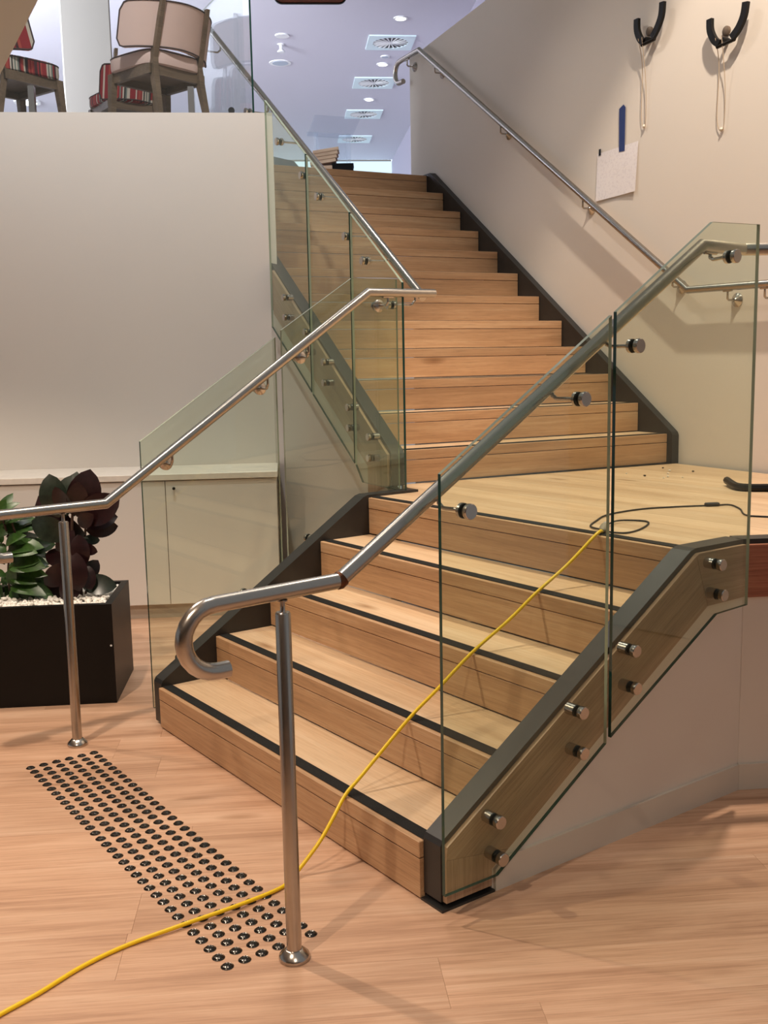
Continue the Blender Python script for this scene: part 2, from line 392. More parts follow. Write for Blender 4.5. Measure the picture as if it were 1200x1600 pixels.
skirt('baseboard_landing', [(0.0, 0), (2.3, 0), (2.3, 0.093), (0.0, 0.093)], LF0, DW, LN, -0.010, 0.002, 'white skirting board along the landing wall at the right edge')
# upper floor slab
slab = [(-0.15, 1.80), (-9, 5.5), (-9, 18.5), (4.2, 18.5), (4.2, 3.3), (W2+0.25, 3.3), (W2+0.25, 2.87), (-0.02, 2.87), (-0.10, 2.86)]
fu = put('floor_upper', mesh('fu', *prism(slab, (U0.x, U0.y, TZ), UU, UV, Z, -0.28, -0.002)), simple('upper_floor_board', lin((190, 176, 170)), 0.4))
tag(fu, 'upper level floor behind the top of the stairs', 'floor', kind='structure')
fs = put('floor_mezzanine', mesh('fs', *prism([(-4.0, 0.682), (0.80, 0.682), (0.80, 1.6), (-4.0, 3.4)], CF(0, 0), DW, NW, Z, TZ-0.28, TZ-0.003)), MATS['upper_floor_board'])
tag(fs, 'upper level floor that the chairs stand on', 'floor', kind='structure')
# low ceiling over the foreground, edge parallel to the upper flight
E0 = Vector((0.5, -0.50, 0)); ED = -UV; EN = -UU
lc = put('ceiling_lower', mesh('lc', *prism([(-6.0, 0), (6.5, 0), (6.5, 7), (-6.0, 7)], E0, ED, EN, Z, 2.68, 2.98)), SOFFIT)
tag(lc, 'tan underside of the upper floor at the top left corner', 'ceiling', kind='structure')
# unseen rest of the room, added to darken what the steel rails reflect
BK = CAM-FV_*3.6; BK.z = 0
for nm, o0, ax0, an0, lab in (('wall_back', BK, RV_, -FV_, 'unseen taupe wall added behind the viewer for darker reflections'), ('wall_rear_left', BK-RV_*6.0, FV_, -RV_, 'unseen taupe wall added out to the left for darker reflections')):
    tag(put(nm, mesh(nm, *prism([(-6.0 if nm == 'wall_back' else 0.0, 0), (6.0 if nm == 'wall_back' else 2.6, 0), (6.0 if nm == 'wall_back' else 2.6, 2.68), (-6.0 if nm == 'wall_back' else 0.0, 2.68)], o0, ax0, Z, an0, 0, 0.1)), WALLT), lab, 'wall', kind='structure')
# ceiling of the upper level
CZ = 5.55
cp = [(-3.5, -13.5), (-3.5, 17.9), (11.0, 17.9), (11.0, -13.5)]
C1 = Vector((-5.55, 6.60, 0))     # a point of the ceiling's right edge
ce = put('ceiling', mesh('ce', *prism([(0.0, -1.8), (0.0, 9.27), (-13.0, 9.27), (-13.0, -1.8)], C1, DW, NW, Z, CZ, CZ+0.1)), CEILM)
tag(ce, 'pale ceiling over the upper level with vents and downlights', 'ceiling', kind='structure')
ws = put('wall_side', mesh('ws', *prism([(-1.8, TZ), (9.4, TZ), (9.4, CZ+0.1), (-1.8, CZ+0.1)], C1, NW, Z, DW, 0.0, 0.12)), simple('side_wall_paint', lin((180, 174, 190)), 0.8))
tag(ws, 'lavender grey side wall of the upper level beside the parapet', 'wall', kind='structure')
wfar = put('wall_far', mesh('wfar', *prism([(-13.2, TZ), (0.12, TZ), (0.12, TZ+0.25), (-13.2, TZ+0.25)], C1, DW, Z, NW, 9.30, 9.42)), CEILM)
tag(wfar, 'low sill wall under the far windows of the upper level', 'wall', kind='structure')
win = thing('window_1', 'bright daylight window band at the far end of the upper level', 'window', C1+NW*9.35+Z*TZ, kind='structure')
for i in range(9):
    a0 = -13.2+i*1.48
    put('pane', mesh('pane', *prism([(a0+0.03, TZ+0.27), (a0+1.45, TZ+0.27), (a0+1.45, CZ-0.02), (a0+0.03, CZ-0.02)], C1, DW, Z, NW, 9.35, 9.36)), WINM, win)
    put('mullion', mesh('mullion', *prism([(a0-0.03, TZ+0.25), (a0+0.03, TZ+0.25), (a0+0.03, CZ), (a0-0.03, CZ)], C1, DW, Z, NW, 9.32, 9.40)), CEILM, win)

# ================================================================== LOWER FLIGHT
def flight(st, n, o, ax, ay, W, G, z0, first_strip=True):
    o = Vector(o)
    for k in range(1, n+1):
        y0 = (k-1)*G; z = z0+k*H
        last = (k == n)
        hr = H-0.052
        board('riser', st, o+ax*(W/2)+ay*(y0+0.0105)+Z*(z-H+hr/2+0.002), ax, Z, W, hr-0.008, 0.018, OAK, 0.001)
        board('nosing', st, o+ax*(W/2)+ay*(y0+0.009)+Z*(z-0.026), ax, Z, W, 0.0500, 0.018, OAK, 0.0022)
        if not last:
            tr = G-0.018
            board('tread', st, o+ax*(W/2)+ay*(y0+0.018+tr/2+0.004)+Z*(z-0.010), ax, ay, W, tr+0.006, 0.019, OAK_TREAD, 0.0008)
        board('nosing_strip', st, o+ax*(W/2)+ay*(y0+0.040)+Z*(z+0.0004), ax, ay, W-0.004, 0.044, 0.003, STRIPB, 0.0008)
lo = thing('lower_staircase', 'lower flight of five oak steps with black nosing strips', 'staircase', (0, 0, 0))
flight(lo, 5, (0, 0, 0), X, Y, W1, G1, 0)
def zt(y): return 0.194+0.6390*(y-0.005)          # stringer top line
# steel stringers: front foot, sloping run, flat end along the landing
SP = [(0.014, 0.022), (0.014, 0.186), (0.022, 0.202), (1.075, 0.889), (1.10, 0.896), (1.362, 0.896), (1.362, 0.686), (1.157, 0.684), (0.667, 0.372), (0.198, 0.066), (0.198, 0.022)]
SPL = [(0.014, 0.012), (0.014, 0.186), (0.022, 0.202), (1.075, 0.889), (1.10, 0.896), (1.40, 0.896), (1.40, 0.68), (1.157, 0.684), (0.198, 0.066), (0.198, 0.012)]
put('stringer', mesh('s', *prism(SP, (0, 0, 0), Y, Z, X, 1.7925, 1.868)), STEELD, lo, label='charcoal steel right stringer')
put('stringer', mesh('s', *prism(SPL, (0, 0, 0), Y, Z, X, -0.078, -0.003)), STEELD, lo, label='charcoal steel left stringer')
put('base_plate', mesh('bp', *boxg((1.790, 0.004, 0.0), (1.886, 0.200, 0.007))), STEELD, lo)
FX = (1.868, 1.884)
sl = Vector((0, cos(0.568), sin(0.568)))            # slope direction in the YZ plane
sln = Vector((0, -sin(0.568), cos(0.568)))
def yz2(pts, o, a, b): return [((Vector((0, y, z))-o).dot(a), (Vector((0, y, z))-o).dot(b)) for y, z in pts]
o_ = Vector((0, 0.02, 0.19))
run = [(0.022, 0.150), (0.026, 0.186), (1.085, 0.873), (1.150, 0.696), (0.665, 0.383), (0.255, 0.1155)]
poly_board('fascia_board', lo, yz2(run, o_, sl, sln), o_+X*0, sl, sln, X, FX[0], FX[1], FASCIA, 'sloping timber facing board')
foot = [(0.022, 0.022), (0.022, 0.149), (0.2535, 0.1145), (0.190, 0.073), (0.190, 0.022)]
poly_board('fascia_board', lo, [(z, -y) for y, z in foot], (0, 0, 0), Z, -Y, X, FX[0], FX[1], FASCIA, 'upright timber facing board at the foot')
flat = [(1.0865, 0.8735), (1.10, 0.880), (1.352, 0.880), (1.352, 0.698), (1.151, 0.6965)]
poly_board('fascia_board', lo, flat, (0, 0, 0), Y, Z, X, FX[0], FX[1], FASCIA, 'level timber facing board at the landing')
poly_board('fascia_board', lo, yz2(run, o_, sl, sln), o_+X*0, sl, sln, X, -0.094, -0.078, FASCIA)

# ================================================================== LANDING
ld = thing('stair_landing', 'oak plank landing between the two flights', 'landing', (1.0, 2.0, 0))
outline = [(-0.02, 1.118), (1.79, 1.118), (1.86, 1.118), (1.86, 1.36), (2.55, 2.50), (2.55, 2.92), (0.02, 3.325), (-0.30, 1.52), (-0.02, 1.40)]
def clip(poly, y0, y1):
    def cl(pp, f):
        out = []
        for i in range(len(pp)):
            a, b = pp[i], pp[(i+1) % len(pp)]; fa, fb = f(a), f(b)
            if fa >= 0: out.append(a)
            if (fa >= 0) != (fb >= 0):
                t = fa/(fa-fb); out.append((a[0]+(b[0]-a[0])*t, a[1]+(b[1]-a[1])*t))
        return out
    q = cl(poly, lambda p: p[1]-y0); return cl(q, lambda p: y1-p[1]) if q else q
y = 1.118
put('base', mesh('lbase', *prism([(a, b) for a, b in outline], (0, 0, LZ), X, Y, Z, -0.18, -0.0185)), STEELD, ld)
i = 0
while y < 3.3:
    y1 = min(y+0.18, 3.33); q = clip(outline, y+0.0005, y1-0.0005)
    if len(q) >= 3:
        poly_board('landing_plank', ld, q, (0, 0, LZ-0.018), X, Y, Z, 0.0, 0.018, OAK_TREAD)
    y = y1
# kerb edge and fascia in its painted lit tone along the right front of the landing
put('edge_trim', mesh('et', *prism([(-0.02, 0.682), (2.0, 0.682), (2.0, 0.896), (-0.02, 0.896)], LF0-LN*0.016, DW, Z, LN, -0.075, 0.0)), STEELD, ld)
board('fascia_board', ld, LF0+DW*1.0+Z*0.787-LN*0.008, DW, Z, 1.99, 0.184, 0.016, FASCIA_LIT, 0.001, 'reddish timber facing board')

# ================================================================== UPPER FLIGHT
up = thing('upper_staircase', 'upper flight of twelve oak steps rising to the upper level', 'staircase', UF(0, 0, LZ))
flight(up, 12, UF(0, 0, 0), UU, UV, W2, G2, LZ)
tl = lambda t: 1.092+0.6786*t
bl = lambda t: 0.84+0.66*t
su = [(-0.045, LZ), (-0.045, tl(-0.045)-0.012), (-0.035, tl(-0.035)), (2.82, TZ), (2.95, TZ), (2.95, TZ-0.25), (0.19, bl(0.19)), (0.19, LZ)]
put('stringer', mesh('s', *prism(su, UF(0, 0), UV, Z, UU, -0.078, -0.003)), STEELD, up, label='charcoal steel left stringer')
sr = [(-0.040, LZ), (-0.040, tl(-0.04)-0.012), (-0.03, tl(-0.03)), (2.815, TZ+0.012), (2.93, TZ+0.012), (2.93, TZ-0.25), (0.3, LZ)]
put('stringer', mesh('s', *prism(sr, UF(0, 0), UV, Z, UU, W2+0.003, W2+0.054)), STEELD, up, label='charcoal steel wall stringer')
sa = math.atan(0.6786); us = UV*cos(sa)+Z*sin(sa); un = Z*cos(sa)-UV*sin(sa)
def tz2(pts, o): return [((UF(0, t, z)-o).dot(us), (UF(0, t, z)-o).dot(un)) for t, z in pts]
o2 = UF(0, 0, LZ)
runu = [(-0.03, tl(-0.03)-0.025), (1.50, tl(1.50)-0.014), (1.50, bl(1.50)), (0.20, bl(0.2))]
poly_board('fascia_board', up, tz2(runu, o2), o2, us, un, UU, -0.094, -0.078, FASCIA)
poly_board('fascia_board', up, [(z, -t) for t, z in [(-0.032, LZ+0.002), (-0.032, tl(-0.03)-0.027), (0.198, bl(0.2)-0.002), (0.198, LZ-0.07)]], UF(0, 0), Z, -UV, UU, -0.094, -0.078, FASCIA)

# ================================================================== GLASS
def edge_mats(me, n):
    """side faces of the slab take the edge material"""
    for p in me.polygons:
        if len(p.vertices) == n and p.index < 2: p.material_index = 0
def glass_panel(label, poly, o, ax, an, d0, d1, group=None, edge=None, pane=None):
    o = Vector(o); n = len(poly)
    a0 = min(p[0] for p in poly); b0 = min(p[1] for p in poly)
    t = thing('glass_panel', label, 'glass panel', o+ax*a0+Z*b0+an*d0, group)
    V, F = prism(poly, o, ax, Z, an, d0, d1)
    me = bpy.data.meshes.new('pane'); me.from_pydata([tuple(v) for v in V], [], F); me.update()
    bm = bmesh.new(); bm.from_mesh(me); bmesh.ops.recalc_face_normals(bm, faces=bm.faces); bm.to_mesh(me); bm.free()
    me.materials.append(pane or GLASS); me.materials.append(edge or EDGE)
    me.materials.append(EDGE_LIT)
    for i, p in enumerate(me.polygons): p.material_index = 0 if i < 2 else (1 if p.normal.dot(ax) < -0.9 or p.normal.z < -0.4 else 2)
    put('pane', me, None, t)
    return t
def standoff(parent, c, axis, gin, gout, face):
    """c: point on the glass outer face; axis points outwards from the stair; face: depth back to the fascia"""
    axis = Vector(axis)
    so = put('standoff', sm(lathe([(0.019, 0.0), (0.0195, 0.0008), (0.0195, 0.0145), (0.0175, 0.0165)], Vector(c)+axis*0.002, axis, 24)), STEELH, parent)
    put('washer', sm(lathe([(0.0185, -0.0), (0.0185, 0.0025)], Vector(c), axis, 20)), RUBBER, so)
    put('barrel', sm(lathe([(0.0185, 0.0), (0.0185, face-0.012-0.0035)], Vector(c)-axis*face, axis, 24)), STEELH, so)
    put('washer', sm(lathe([(0.018, 0.0), (0.018, 0.003)], Vector(c)-axis*(0.012+0.0033), axis, 20)), RUBBER, so)
gx0, gx1 = 1.920, 1.932
g1 = glass_panel('glass panel beside the lower right steps with left edge by the cord', [(-0.022, 0.078), (0.17, 0.078), (0.612, 0.362), (0.612, 1.640), (-0.022, 1.234)], (0, 0, 0), Y, X, gx0, gx1)
g2 = glass_panel('bent-topped glass panel at the right edge below the landing rail', [(0.632, 0.376), (1.136, 0.680), (1.300, 0.686), (1.300, 1.932), (1.061, 1.926), (0.632, 1.650)], (0, 0, 0), Y, X, gx0, gx1)
for g, L in ((g1, [(0.168, 0.242), (0.178, 0.129), (0.497, 0.487), (0.501, 0.361)]), (g2, [(0.725, 0.633), (0.732, 0.513), (1.138, 0.846), (1.152, 0.743)])):
    for (yy, zz) in L: standoff(g, (gx1, yy, zz), X, 0, 0, gx1-1.884)
lx0, lx1 = -0.142, -0.130
g3 = glass_panel('glass panel beside the lower left steps in front of the cabinets', [(0.030, 0.045), (0.20, 0.045), (0.698, 0.375), (0.698, 1.637), (0.030, 1.207)], (0, 0, 0), Y, X, lx0, lx1, edge=EDGE)
g4 = glass_panel('flat-topped glass panel at the inner corner of the landing', [(0.730, 0.395), (1.157, 0.665), (1.385, 0.665), (1.385, 1.911), (1.119, 1.909), (0.730, 1.668)], (0, 0, 0), Y, X, lx0, lx1, edge=EDGE_LIT)
for g, L in ((g3, [(0.17, 0.242), (0.178, 0.129), (0.50, 0.487), (0.501, 0.361)]), (g4, [(0.85, 0.70), (0.86, 0.585), (1.20, 0.846), (1.21, 0.743)])):
    for (yy, zz) in L: standoff(g, (lx0, yy, zz), -X, 0, 0, abs(lx0+0.094))
gt = lambda t: 1.893+0.70*(t+0.30)
gb = lambda t: 0.885+0.66*(t-0.0)
ug0, ug1 = -0.142, -0.130
def upanel(label, t0, t1, bot, so):
    g = glass_panel(label, [(t0, bot[0])]+bot[2:]+[(t1, bot[1]), (t1, gt(t1)), (t0, gt(t0))], UF(0, 0), UV, UU, ug0, ug1)
    for t, z in so: standoff(g, UF(ug0, t, z), -UU, 0, 0, abs(ug0+0.094))
    return g
g5 = upanel('lowest glass panel of the upper flight standing on the landing', -0.305, 0.248, [0.888, bl(0.25)-0.03, (0.17, 0.888)], [(0.062, 1.135), (0.065, 1.025)])
g6 = upanel('middle glass panel beside the upper flight', 0.262, 0.803, [bl(0.26)-0.03, bl(0.80)-0.03], [(0.305, 1.279), (0.303, 1.170), (0.614, 1.521), (0.613, 1.407)])
g7 = upanel('topmost glass panel of the upper flight beside the cream wall', 0.817, 1.415, [bl(0.817)-0.03, bl(1.415)-0.03], [(1.178, 1.908), (1.170, 1.791), (0.865, 1.695), (0.864, 1.58)])
# glass along the edge of the upper floor
g8 = glass_panel('glass balustrade along the upper floor edge in front of the chairs', [(-3.2, 3.058), (0.745, 3.058), (0.745, 4.05), (-3.2, 4.05)], CF(0, 0), DW, NW, 0.575, 0.587, pane=GLASS2)
for p in g8.children[0].data.polygons:
    if p.normal.dot(DW) > 0.9: p.material_index = 1
def clamp(t, w_, h):
    put('clamp', mesh('cl', *prism([(t-w_/2, 3.056), (t+w_/2, 3.056), (t+w_/2, 3.056+h), (t-w_/2, 3.056+h)], CF(0, 0), DW, Z, NW, 0.556, 0.606)), STEELH, g8)
for t in (0.41, -0.55, -1.5): clamp(t, 0.036, 0.16)
put('clamp', sm(lathe([(0.02, 0), (0.02, 0.016)], CF(0.655, 0.558, 3.075), NW, 20)), STEELD, g8)
g9 = glass_panel('glass balustrade at the head of the stairs on the upper level', [(1.62, 3.02), (2.85, 3.02), (2.85, 3.93), (1.62, 3.93)], UF(0, 0), UV, UU, ug0, ug1, pane=GLASS2)

# ================================================================== HANDRAILS
RR = 0.0207
def arc(c, r, a0, a1, n, ax, ay): return [Vector(c)+ax*(r*cos(a0+(a1-a0)*k/n))+ay*(r*sin(a0+(a1-a0)*k/n)) for k in range(n+1)]
def post(parent, x, y, ztop, zr):
    p = put('post', sm(lathe([(0.0195, 0.006), (0.0195, ztop-0.004), (0.017, ztop)], (x, y, 0), Z, 24)), STEEL, parent)
    put('floor_flange', sm(lathe([(0.040, 0.0), (0.041, 0.006), (0.039, 0.012), (0.024, 0.026), (0.0205, 0.028)], (x, y, 0.0005), Z, 28)), STEELH, p)
    put('spigot', sm(lathe([(0.010, 0), (0.0065, 0.008), (0.006, 0.02), (0.006, zr-ztop-RR+0.006)], (x, y, ztop-0.003), Z, 14)), STEELH, p)
    put('saddle', sm(lathe([(0.013, 0), (0.013, 0.003)], (x, y, zr-RR-0.003), Z, 14)), STEELH, p)
def hook(x, ytop, ztop, zbot, yend, left):
    """level run turned back under itself through a half circle; left: y of the outermost bend"""
    r = (ztop-zbot)/2; cy = left+r
    return [(x, yend, zbot)] + [tuple(v) for v in arc((x, cy, (ztop+zbot)/2), r, -pi/2, -3*pi/2, 12, Y, Z)]
def bracket_glass(parent, x_out, disc, rail_p, outer=1, alen=0.03, slope=Vector((0, 1, 0)), inner=0.021):
    """disc on the glass, rod through it, bent up to the rail"""
    ax = X*outer if isinstance(outer, int) else outer
    d = Vector(disc)
    b = put('bracket', sm(lathe([(0.021, 0.0015), (0.0215, 0.003), (0.0215, 0.013), (0.0195, 0.015)], d, ax, 26)), STEELH, parent)
    put('washer', sm(lathe([(0.020, -0.001), (0.020, 0.002)], d, ax, 20)), RUBBER, b)
    put('washer', sm(lathe([(0.020, 0), (0.020, 0.003)], d-ax*0.0155, ax, 20)), RUBBER, b)
    put('disc', sm(lathe([(inner*0.6, -0.008), (inner, 0.0), (inner, 0.010)], d-ax*0.026, ax, 24)), STEELH, b)
    rp = Vector(rail_p); s = d-ax*0.024
    low = Vector((rp.x, rp.y, s.z)) if abs(ax.x) > 0.5 else None
    e = rp-Z*RR*0.9
    c1 = s+(Vector((e.x, e.y, s.z))-s)*0.80; c2 = Vector((e.x, e.y, s.z))+(e-Vector((e.x, e.y, s.z)))*0.35
    put('arm', sm(tube(smooth_path([s, s+(c1-s)*0.5, c1, c1+(c2-c1)*0.6, c2, e], 5), 0.0058, 10)), STEEL, b)
    put('saddle', sm(tube([e-slope*0.03+Z*0.001, e+slope*0.03+Z*0.001], 0.0085, 10)), STEEL, b)
# ---- right rail of the lower flight
rz = lambda y: 0.977+0.6273*(y+0.267)
hr = thing('stair_handrail', 'steel handrail with hooked end and post nearest the camera', 'handrail', (1.82, -0.434, 0))
path = hook(1.82, 0, 0.9655, 0.8035, -0.588, -0.700)
path += [(1.82, -0.267, 0.9725), (1.82, 1.157, 1.870), (1.82, 1.37, 1.8685)]
put('rail', sm(tube(path, RR, 20)), STEEL, hr)
pj_ = Vector((1.82, 1.37, 1.8685))
put('rail', sm(tube([pj_+Y*0.006, pj_+DW*0.02, pj_+DW*1.1], RR, 20)), STEEL, hr)
put('joint', sm(tube([pj_-Y*0.004, pj_+Y*0.008], RR*0.86, 16)), WELD, hr)
put('weld_seam', sm(tube([(1.82, -0.273, 0.9722), (1.82, -0.267, 0.9725), (1.82, -0.257, 0.979)], RR+0.0016, 18)), WELD, hr)
post(hr, 1.82, -0.434, 0.918, 0.969)
for yy, zz in ((0.066, 1.129), (0.493, 1.406), (0.719, 1.553)):
    bracket_glass(hr, 0, (gx1, yy+0.002, zz), (1.82, yy-0.005, rz(yy-0.005)), 1, slope=Vector((0, 0.847, 0.531)))
bracket_glass(hr, 0, (gx1, 1.168, 1.827), (1.82, 1.20, 1.8695), 1)
# ---- left rail of the lower flight, continuing up the upper flight
hl = thing('stair_handrail', 'steel handrail with post beside the planter, following the left glass up', 'handrail', (-0.03, -0.348, 0))
path = hook(-0.03, 0, 0.970, 0.803, -0.556, -0.672)
path += [(-0.03, -0.172, 0.974), (-0.03, 1.142, 1.838), (-0.03, 1.535, 1.842)]
put('rail', sm(tube(path, RR, 20)), STEEL, hl)
post(hl, -0.03, -0.348, 0.920, 0.972)
for yy, zz in ((0.136, 1.119), (0.604, 1.421), (0.819, 1.556), (1.266, 1.793)):
    zr_ = 0.974+(yy+0.172)*0.6575 if yy < 1.14 else 1.839
    bracket_glass(hl, 0, (lx0, yy, zz-0.01), (-0.03, yy-0.01, zr_), -1, slope=Vector((0, 0.835, 0.55)) if yy < 1.14 else Y, inner=0.030)
uz = lambda t: 2.0+0.675*t
hu = thing('stair_handrail', 'steel handrail climbing the left side of the upper flight', 'handrail', UF(0, -0.25, LZ))
put('rail', sm(tube([UF(0.0, -0.262, uz(-0.262)), UF(0.0, 2.93, uz(2.93)), UF(0, 3.25, 3.985)] + [UF(0, 3.27, 3.907)+UV*(0.078*sin(a))+Z*(0.078*cos(a)) for a in [pi*k/10 for k in range(1, 11)]] + [UF(0, 3.22, 3.829)], RR, 20)), STEEL, hu)
for t, z in ((1.209, 2.824), (0.864, 2.576), (0.648, 2.429), (0.304, 2.179), (0.097, 2.036), (-0.18, 1.80)):
    tr = t
    bracket_glass(hu, 0, UF(ug0, t, z-0.01), UF(0, tr, uz(tr)), -UU, slope=us)
for t in (1.72, 2.6):
    bracket_glass(hu, 0, UF(ug0, t, uz(t)-0.07), UF(0, t, uz(t)), -UU, slope=us)
# ---- wall rail
SW = W2-0.02
wz = lambda t: 1.889+0.679*(t+0.167)
hw = thing('wall_handrail', 'steel handrail fixed to the tall right wall with hooked top end', 'handrail', UF(S_R, 0, LZ))
hookp = [UF(SW, 3.26, 3.898)+UV*(0.085*sin(a))+Z*(0.085*cos(a)) for a in [pi*k/12 for k in range(0, 13)]]
put('rail', sm(tube([UF(SW, -1.9, 1.868), UF(SW, -0.167, 1.889), UF(SW, 2.925, 3.988)] + hookp + [UF(SW, 3.20, 3.812)], RR, 20)), STEEL, hw)
def bracket_wall(t, z, tr=None):
    c = UF(S_R, t, z); tr = t if tr is None else tr
    zr_ = wz(tr) if -0.167 < tr < 2.925 else (3.985 if tr > 1 else 1.889+(tr+0.167)*0.0121)
    b = put('bracket', sm(lathe([(0.039, 0), (0.039, 0.005), (0.034, 0.010), (0.014, 0.022), (0.010, 0.03)], c, -UU, 28)), STEELH, hw)
    e = UF(SW, tr, zr_-RR*0.9); s = c-UU*0.012; low = Vector((e.x, e.y, s.z))
    put('arm', sm(tube([s, s+(low-s)*0.85, low+Z*0.008, e], 0.0058, 10)), STEEL, b)
    sd = us if -0.167 < tr < 2.925 else UV
    put('saddle', sm(tube([e-sd*0.03, e+sd*0.03], 0.0085, 10)), STEEL, b)
for t, z in ((-0.04, 1.915), (0.80, 2.47), (1.75, 3.115), (2.68, 3.755)): bracket_wall(t, z)
bracket_wall(-0.47, 1.815); bracket_wall(-0.73, 1.81); bracket_wall(3.13, 3.915)

# ================================================================== TACTILE STUDS
GY = -0.00755; gxx, gyy = 0.098, -0.578
sv, sf = lathe([(0.0172, 0.0), (0.0172, 0.0008), (0.0158, 0.0012), (0.0125, 0.0046), (0.0118, 0.0043), (0.0102, 0.0050), (0.0094, 0.0046), (0.0076, 0.0053), (0.0066, 0.0048), (0.0040, 0.0053)], (0, 0, 0), Z, 18)
stud = mesh('tactile_stud', sv, sf, 30); stud.materials.append(STUDM); stud.materials.append(STUDR)
for p in stud.polygons:
    if p.center.z < 0.0009 or False: p.material_index = 1
for j in range(34):
    for i in range(6):
        a, b = j*0.05, i*0.05
        o = bpy.data.objects.new('tactile_stud', stud); COL.objects.link(o)
        o.location = (gxx+cos(GY)*a-sin(GY)*b, gyy+sin(GY)*a+cos(GY)*b, 0.0002); o.rotation_euler.z = 0.0
        tag(o, 'small round black tactile stud in the six-wide warning field', 'floor stud', 'tactile warning studs in front of the stairs')

# ================================================================== CORDS
yc = thing('extension_cord', 'yellow extension cord running down the steps and across the floor', 'cord', (1.45, 0, 0))
cr = 0.0060
pts = [(1.66, -1.30, cr), (1.602, -1.116, cr), (1.574, -1.016, cr), (1.527, -0.887, cr), (1.505, -0.758, cr), (1.511, -0.613, 0.011), (1.515, -0.44, 0.012), (1.496, -0.293, cr),
       (1.476, -0.245, 0.009), (1.457, -0.192, 0.027), (1.454, -0.122, 0.085), (1.438, -0.062, 0.137), (1.412, 0.004, 0.187), (1.402, 0.07, 0.226), (1.385, 0.272, 0.362), (1.383, 0.40, 0.44), (1.388, 0.545, 0.5375), (1.405, 0.70, 0.63), (1.42, 0.82, 0.714), (1.43, 0.96, 0.795), (1.445, 1.09, 0.891), (1.43, 1.135, 0.893)]
put('lead', sm(tube(smooth_path(pts, 6), cr, 10)), YELLOW, yc)
pl0 = Vector((1.43, 1.135, LZ+0.014)); pd = (Vector((1.335, 1.27, LZ+0.016))-pl0).normalized()
put('socket', sm(lathe([(0.006, 0), (0.009, 0.006), (0.0135, 0.03), (0.016, 0.05), (0.016, 0.085), (0.013, 0.088)], pl0-pd*0.004, pd, 18)), GREYP, yc, label='grey cord socket')
bc = thing('black_cable', 'thin black appliance cable looping over the landing', 'cable', (1.3, 1.5, LZ))
zc = LZ+0.004
pe = pl0+pd*0.086
cab = [(pe.x, pe.y, zc+0.01), (1.30, 1.36, zc+0.006), (1.331, 1.459, zc), (1.39, 1.44, zc), (1.463, 1.308, zc), (1.486, 1.207, zc), (1.452, 1.165, zc+0.002), (1.405, 1.172, zc+0.004), (1.30, 1.215, zc), (1.218, 1.336, zc), (1.147, 1.481, zc+0.001), (1.129, 1.697, zc), (1.189, 1.87, zc), (1.265, 2.007, zc), (1.299, 2.07, zc), (1.40, 2.00, zc), (1.515, 1.875, zc), (1.602, 1.895, zc), (1.95, 2.10, zc), (2.40, 2.75, zc)]
put('lead', sm(tube(smooth_path(cab, 6), 0.0035, 8)), RUBBER, bc)
put('plug', sm(lathe([(0.013, 0), (0.015, 0.004), (0.014, 0.022), (0.007, 0.036)], pe-pd*0.002, (pd+Z*0.0), 16)), BLUEP, bc, label='pale plug')
put('inline_switch', mesh('sw', *cbox(0.062, 0.024, 0.016, 0.004)), RUBBER, bc, fr((1.262, 2.0, LZ+0.0085), (0.08, 0.14, 0), (-0.14, 0.08, 0)))
bb = thing('curved_bar', 'black curved metal arm lying on the landing at the right edge', 'metal arm', (1.05, 2.5, LZ))
bpth = smooth_path([(0.868, 2.645, LZ+0.026), (0.93, 2.59, LZ+0.022), (1.02, 2.52, LZ+0.0185), (1.09, 2.53, LZ+0.0185), (1.2, 2.64, LZ+0.0185), (1.36, 2.78, LZ+0.0185)], 4)
put('arm', sm(tube(bpth, 0.0185, 8)), BLACKM, bb)

# crumbs of plaster on the landing
for k in range(9):
    o = put('plaster_crumb', mesh('c', *lathe([(0.002, 0), (0.006, 0.003), (0.003, 0.006)], (0, 0, 0), Z, 6)), DARKBIT if k % 3 == 0 else DUST, None,
            Matrix.Translation((0.1+random.uniform(0, 0.45), 2.55+random.uniform(0, 0.6), LZ)) @ Matrix.Scale(random.uniform(0.7, 1.5), 4))
    tag(o, 'dark crumb of debris on the landing near the wall' if k % 3 == 0 else 'pale crumb of plaster on the landing near the wall', 'debris', 'dark crumbs on the landing' if k % 3 == 0 else 'pale plaster crumbs on the landing')

# ================================================================== CABINETS
def cabinet(label, t0, t1, knob):
    c = thing('cabinet', label, 'cabinet', CF((t0+t1)/2, 0.27, 0))
    put('body', mesh('b', *prism([(t0+0.001, 0.088), (t1-0.001, 0.088), (t1-0.001, 0.843), (t0+0.001, 0.843)], CF(0, 0), DW, Z, NW, 0.021, 0.525)), CABM, c)
    d = put('door', mesh('d', *cbox(t1-t0-0.004, 0.748, 0.018, 0.001)), CABM, c, fr(CF((t0+t1)/2, 0.010, 0.464), DW, Z))
    put('kick_board', mesh('k', *prism([(t0, 0.0), (t1, 0.0), (t1, 0.086), (t0, 0.086)], CF(0, 0), DW, Z, NW, 0.035, 0.05)), KICKM, c)
    if knob is not None:
        put('knob', sm(lathe([(0.005, 0), (0.005, 0.012), (0.009, 0.014), (0.009, 0.02), (0.006, 0.022)], CF(knob, 0.001, 0.795), -NW, 16)), BLACKM, d)
cabinet('white cabinet unit at the left edge behind the green plant', -1.106, -0.452, -0.511)
cabinet('white cabinet unit between the dark plant and the glass edge', -0.452, 0.202, None)
cabinet('white cabinet unit seen through the lower left glass', 0.202, 0.863, 0.254)
cabinet('white cabinet unit out to the left behind the planter', -1.76, -1.106, -1.16)
bn = put('bench_top', mesh('bn', *cbox(2.65, 0.54, 0.036, 0.002)), BENCHM, None, fr(CF(-0.455, 0.26, 0.862), DW, NW))
